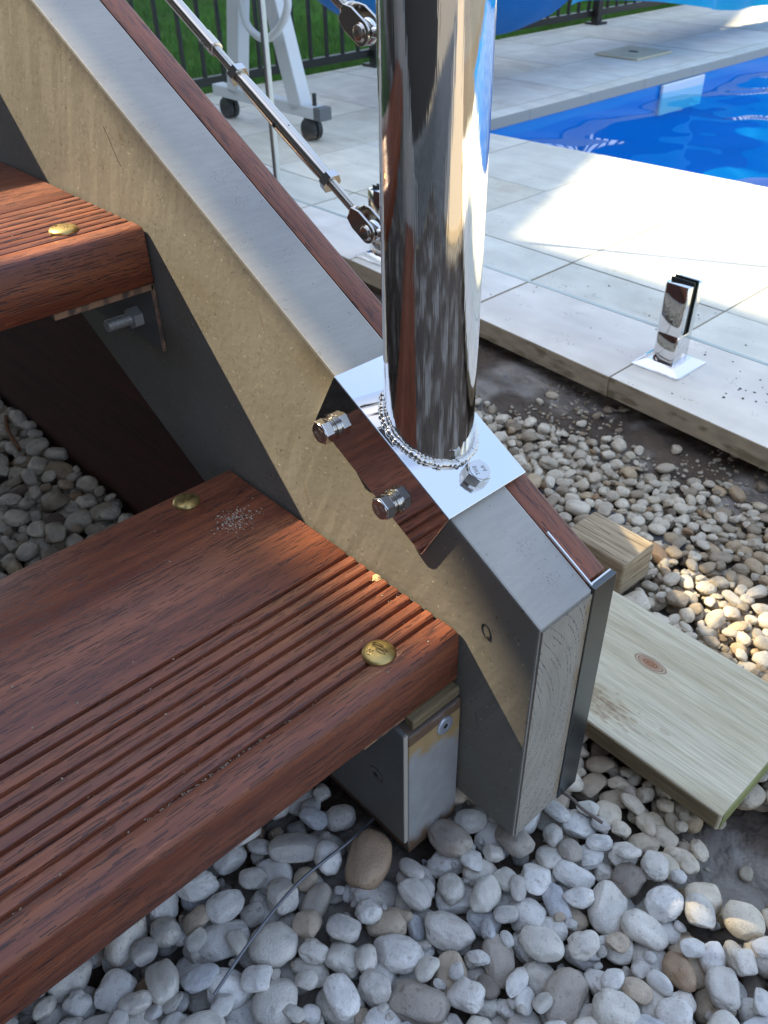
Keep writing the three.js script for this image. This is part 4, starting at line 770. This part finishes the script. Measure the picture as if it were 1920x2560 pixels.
// ---------- timber offcuts, wires, crumbs ----------
{
  const o = thing('pine_plank', [-0.03, 0.03, -0.175], 'pale greenish treated pine plank with a round knot, lying beside the stringer foot', 'plank');
  const w = 0.131, L = 0.27, cx = -0.049 + 0.03;
  const g = box(L, 0.017, w, 0.0014, 'x'); const p = g.attributes.position, n = g.attributes.normal, u = g.attributes.uv;
  for (let i = 0; i < p.count; i++) { const up = Math.abs(n.getY(i)) > 0.5; if (up) u.setXY(i, w / 2 - p.getZ(i), p.getX(i) + L / 2); p.setY(i, p.getY(i) + 0.0006 * Math.sin(p.getX(i) * 40)); }
  mesh('board', at(g, cx, -0.0085, 0), M.pine, o);
  mesh('sawn_side', at(box(L - 0.004, 0.0145, 0.001, 0.0003, 'x'), cx, -0.0085, w / 2 + 0.0003), M.pineSide, o);
  mesh('sawn_end', at(box(0.001, 0.0145, w - 0.004, 0.0003, 'z'), cx + L / 2 + 0.0003, -0.0085, 0), M.pineEnd, o);
  o.rotation.z = -0.01;
}
{
  const o = mesh('sleeper_offcut', box(0.068, 0.040, 0.046, 0.0025, 'x'), M.sleeper); o.position.set(-0.134, 0.016, -0.293); o.rotation.y = -0.03;
  tag(o, 'short weathered timber block with a cracked end among the sunlit pebbles', 'timber block');
}
{
  const o = mesh('edging_strip', box(0.24, 0.02, 0.022, 0.004, 'x'), mat({ color: lin(0.05, 0.05, 0.055), roughness: 0.6 })); o.position.set(-0.205, -0.0185, -0.370); o.rotation.y = 0.07; o.rotation.x = 0.2;
  tag(o, 'dark grey garden edging strip half buried in the pebbles beyond the stringer', 'edging strip');
}
{
  const o = mesh('wire', tube([V(-0.083, 0.006, 0.050), V(-0.078, 0.0135, 0.075), V(-0.077, 0.0165, 0.12), V(-0.069, 0.0165, 0.16), V(-0.059, 0.0125, 0.197)], 0.0011, 60, 8), mat({ color: lin(0.16, 0.17, 0.19), metalness: 0.6, roughness: 0.4 }));
  tag(o, 'thin grey wire lying over the pebbles from the steel plate towards the front', 'wire');
  const t = mesh('twig', tube([V(-0.010, 0.014, -0.0555), V(0.004, 0.0155, -0.0568), V(0.014, 0.0145, -0.0562), V(0.030, 0.0125, -0.0585)], 0.0012, 30, 7), mat({ color: lin(0.15, 0.12, 0.10), roughness: 0.9 }));
  tag(t, 'thin grey twig poking out under the outer corner of the stringer foot', 'twig');
  const t2 = mesh('twig', tube([V(-0.785, 0.016, 0.012), V(-0.75, 0.018, 0.024), V(-0.705, 0.014, 0.030)], 0.0024, 30, 7), mat({ color: lin(0.24, 0.12, 0.05), roughness: 0.9 }));
  tag(t2, 'orange-brown twig on shaded pebbles below the upper tread', 'twig');
}
function crumbs(name, spots, m, label, cat) {
  const gs = []; seedState = 3131 + spots.length;
  for (const [cx, cy, cz, n, sx, sz, s0, s1, hp] of spots) for (let i = 0; i < n; i++) { const a = gauss(), b = gauss(), s = rr(s0, s1); gs.push(strip(new THREE.IcosahedronGeometry(1, 0).scale(s * rr(0.6, 1.8), s * rr(0.4, 1), s * rr(0.6, 1.3)).rotateY(rnd() * 6).translate(cx + a * sx, cy + s * 0.3 + hp * Math.exp(-(a * a + b * b)), cz + Math.abs(b * sz) * (hp ? 1 : Math.sign(b))))); }
  const o = mesh(name, gs, m); tag(o, label, cat); o.userData.kind = 'stuff'; return o;
}
const TY = Y0 + YT;
crumbs('sawdust', [[-0.2354, TY, 0.0341, 210, 0.006, 0.0085, 0.0002, 0.0006, 0]], mat({ color: lin(0.40, 0.37, 0.31), roughness: 1 }), 'pale smear of sawdust on the back of the lowest tread', 'sawdust');
crumbs('sawdust', [[-0.1235, TY - 0.001, 0.0030, 130, 0.0022, 0.0020, 0.0003, 0.0009, 0.0022]], mat({ color: lin(0.58, 0.40, 0.20), roughness: 1 }), 'little heap of fresh tan sawdust where the lowest tread meets the stringer', 'sawdust');
{
  seedState = 4; const sp = [];
  for (let i = 0; i < 46; i++) { const x = -rr(0.06, 0.28), z = Math.pow(rnd(), 1.3) * 0.34; sp.push([x, TY, z, 1, 0, 0, 0.00022, 0.0007, 0]); }
  for (let k = 0; k < 9; k++) for (let i = 0; i < 4; i++) sp.push([XF - 0.0195 - 0.01 * k, TY - 0.0026, Math.pow(rnd(), 1.2) * 0.3, 1 + Math.floor(rnd() * 3), 0.0006, 0.003, 0.0002, 0.0006, 0]);
  sp.push([XF - 0.0195, TY - 0.0027, 0.155, 110, 0.0006, 0.02, 0.0002, 0.0006, 0]);
  for (let i = 0; i < 40; i++) sp.push([XF - GO - rr(0.01, 0.2), TY + GO * T, rnd() * 0.2, 1, 0, 0, 0.0002, 0.0005, 0]);
  crumbs('crumbs', sp, mat({ color: lin(0.27, 0.22, 0.165), roughness: 1 }), 'scattered crumbs and dust caught in the grooves of the treads', 'dust');
}
{ // bits of leaf litter on the paving
  seedState = 65; const sp = [];
  for (let i = 0; i < 42; i++) { const x = rr(-0.75, 0.0), z = rr(-0.80, -0.56); if (z > EDGE(x) - 0.01) continue; sp.push([x, DY, z, 1, 0, 0, 0.0005, 0.0016, 0]); }
  for (let i = 0; i < 26; i++) sp.push([-0.15 + gauss() * 0.05, DY, -0.63 + gauss() * 0.02, 1, 0, 0, 0.0007, 0.002, 0]);
  crumbs('leaf_litter', sp, mat({ color: lin(0.07, 0.05, 0.03), roughness: 1 }), 'dark specks of leaf litter on the pale paving round the spigot', 'leaf litter');
}

renderer.render(scene, camera);
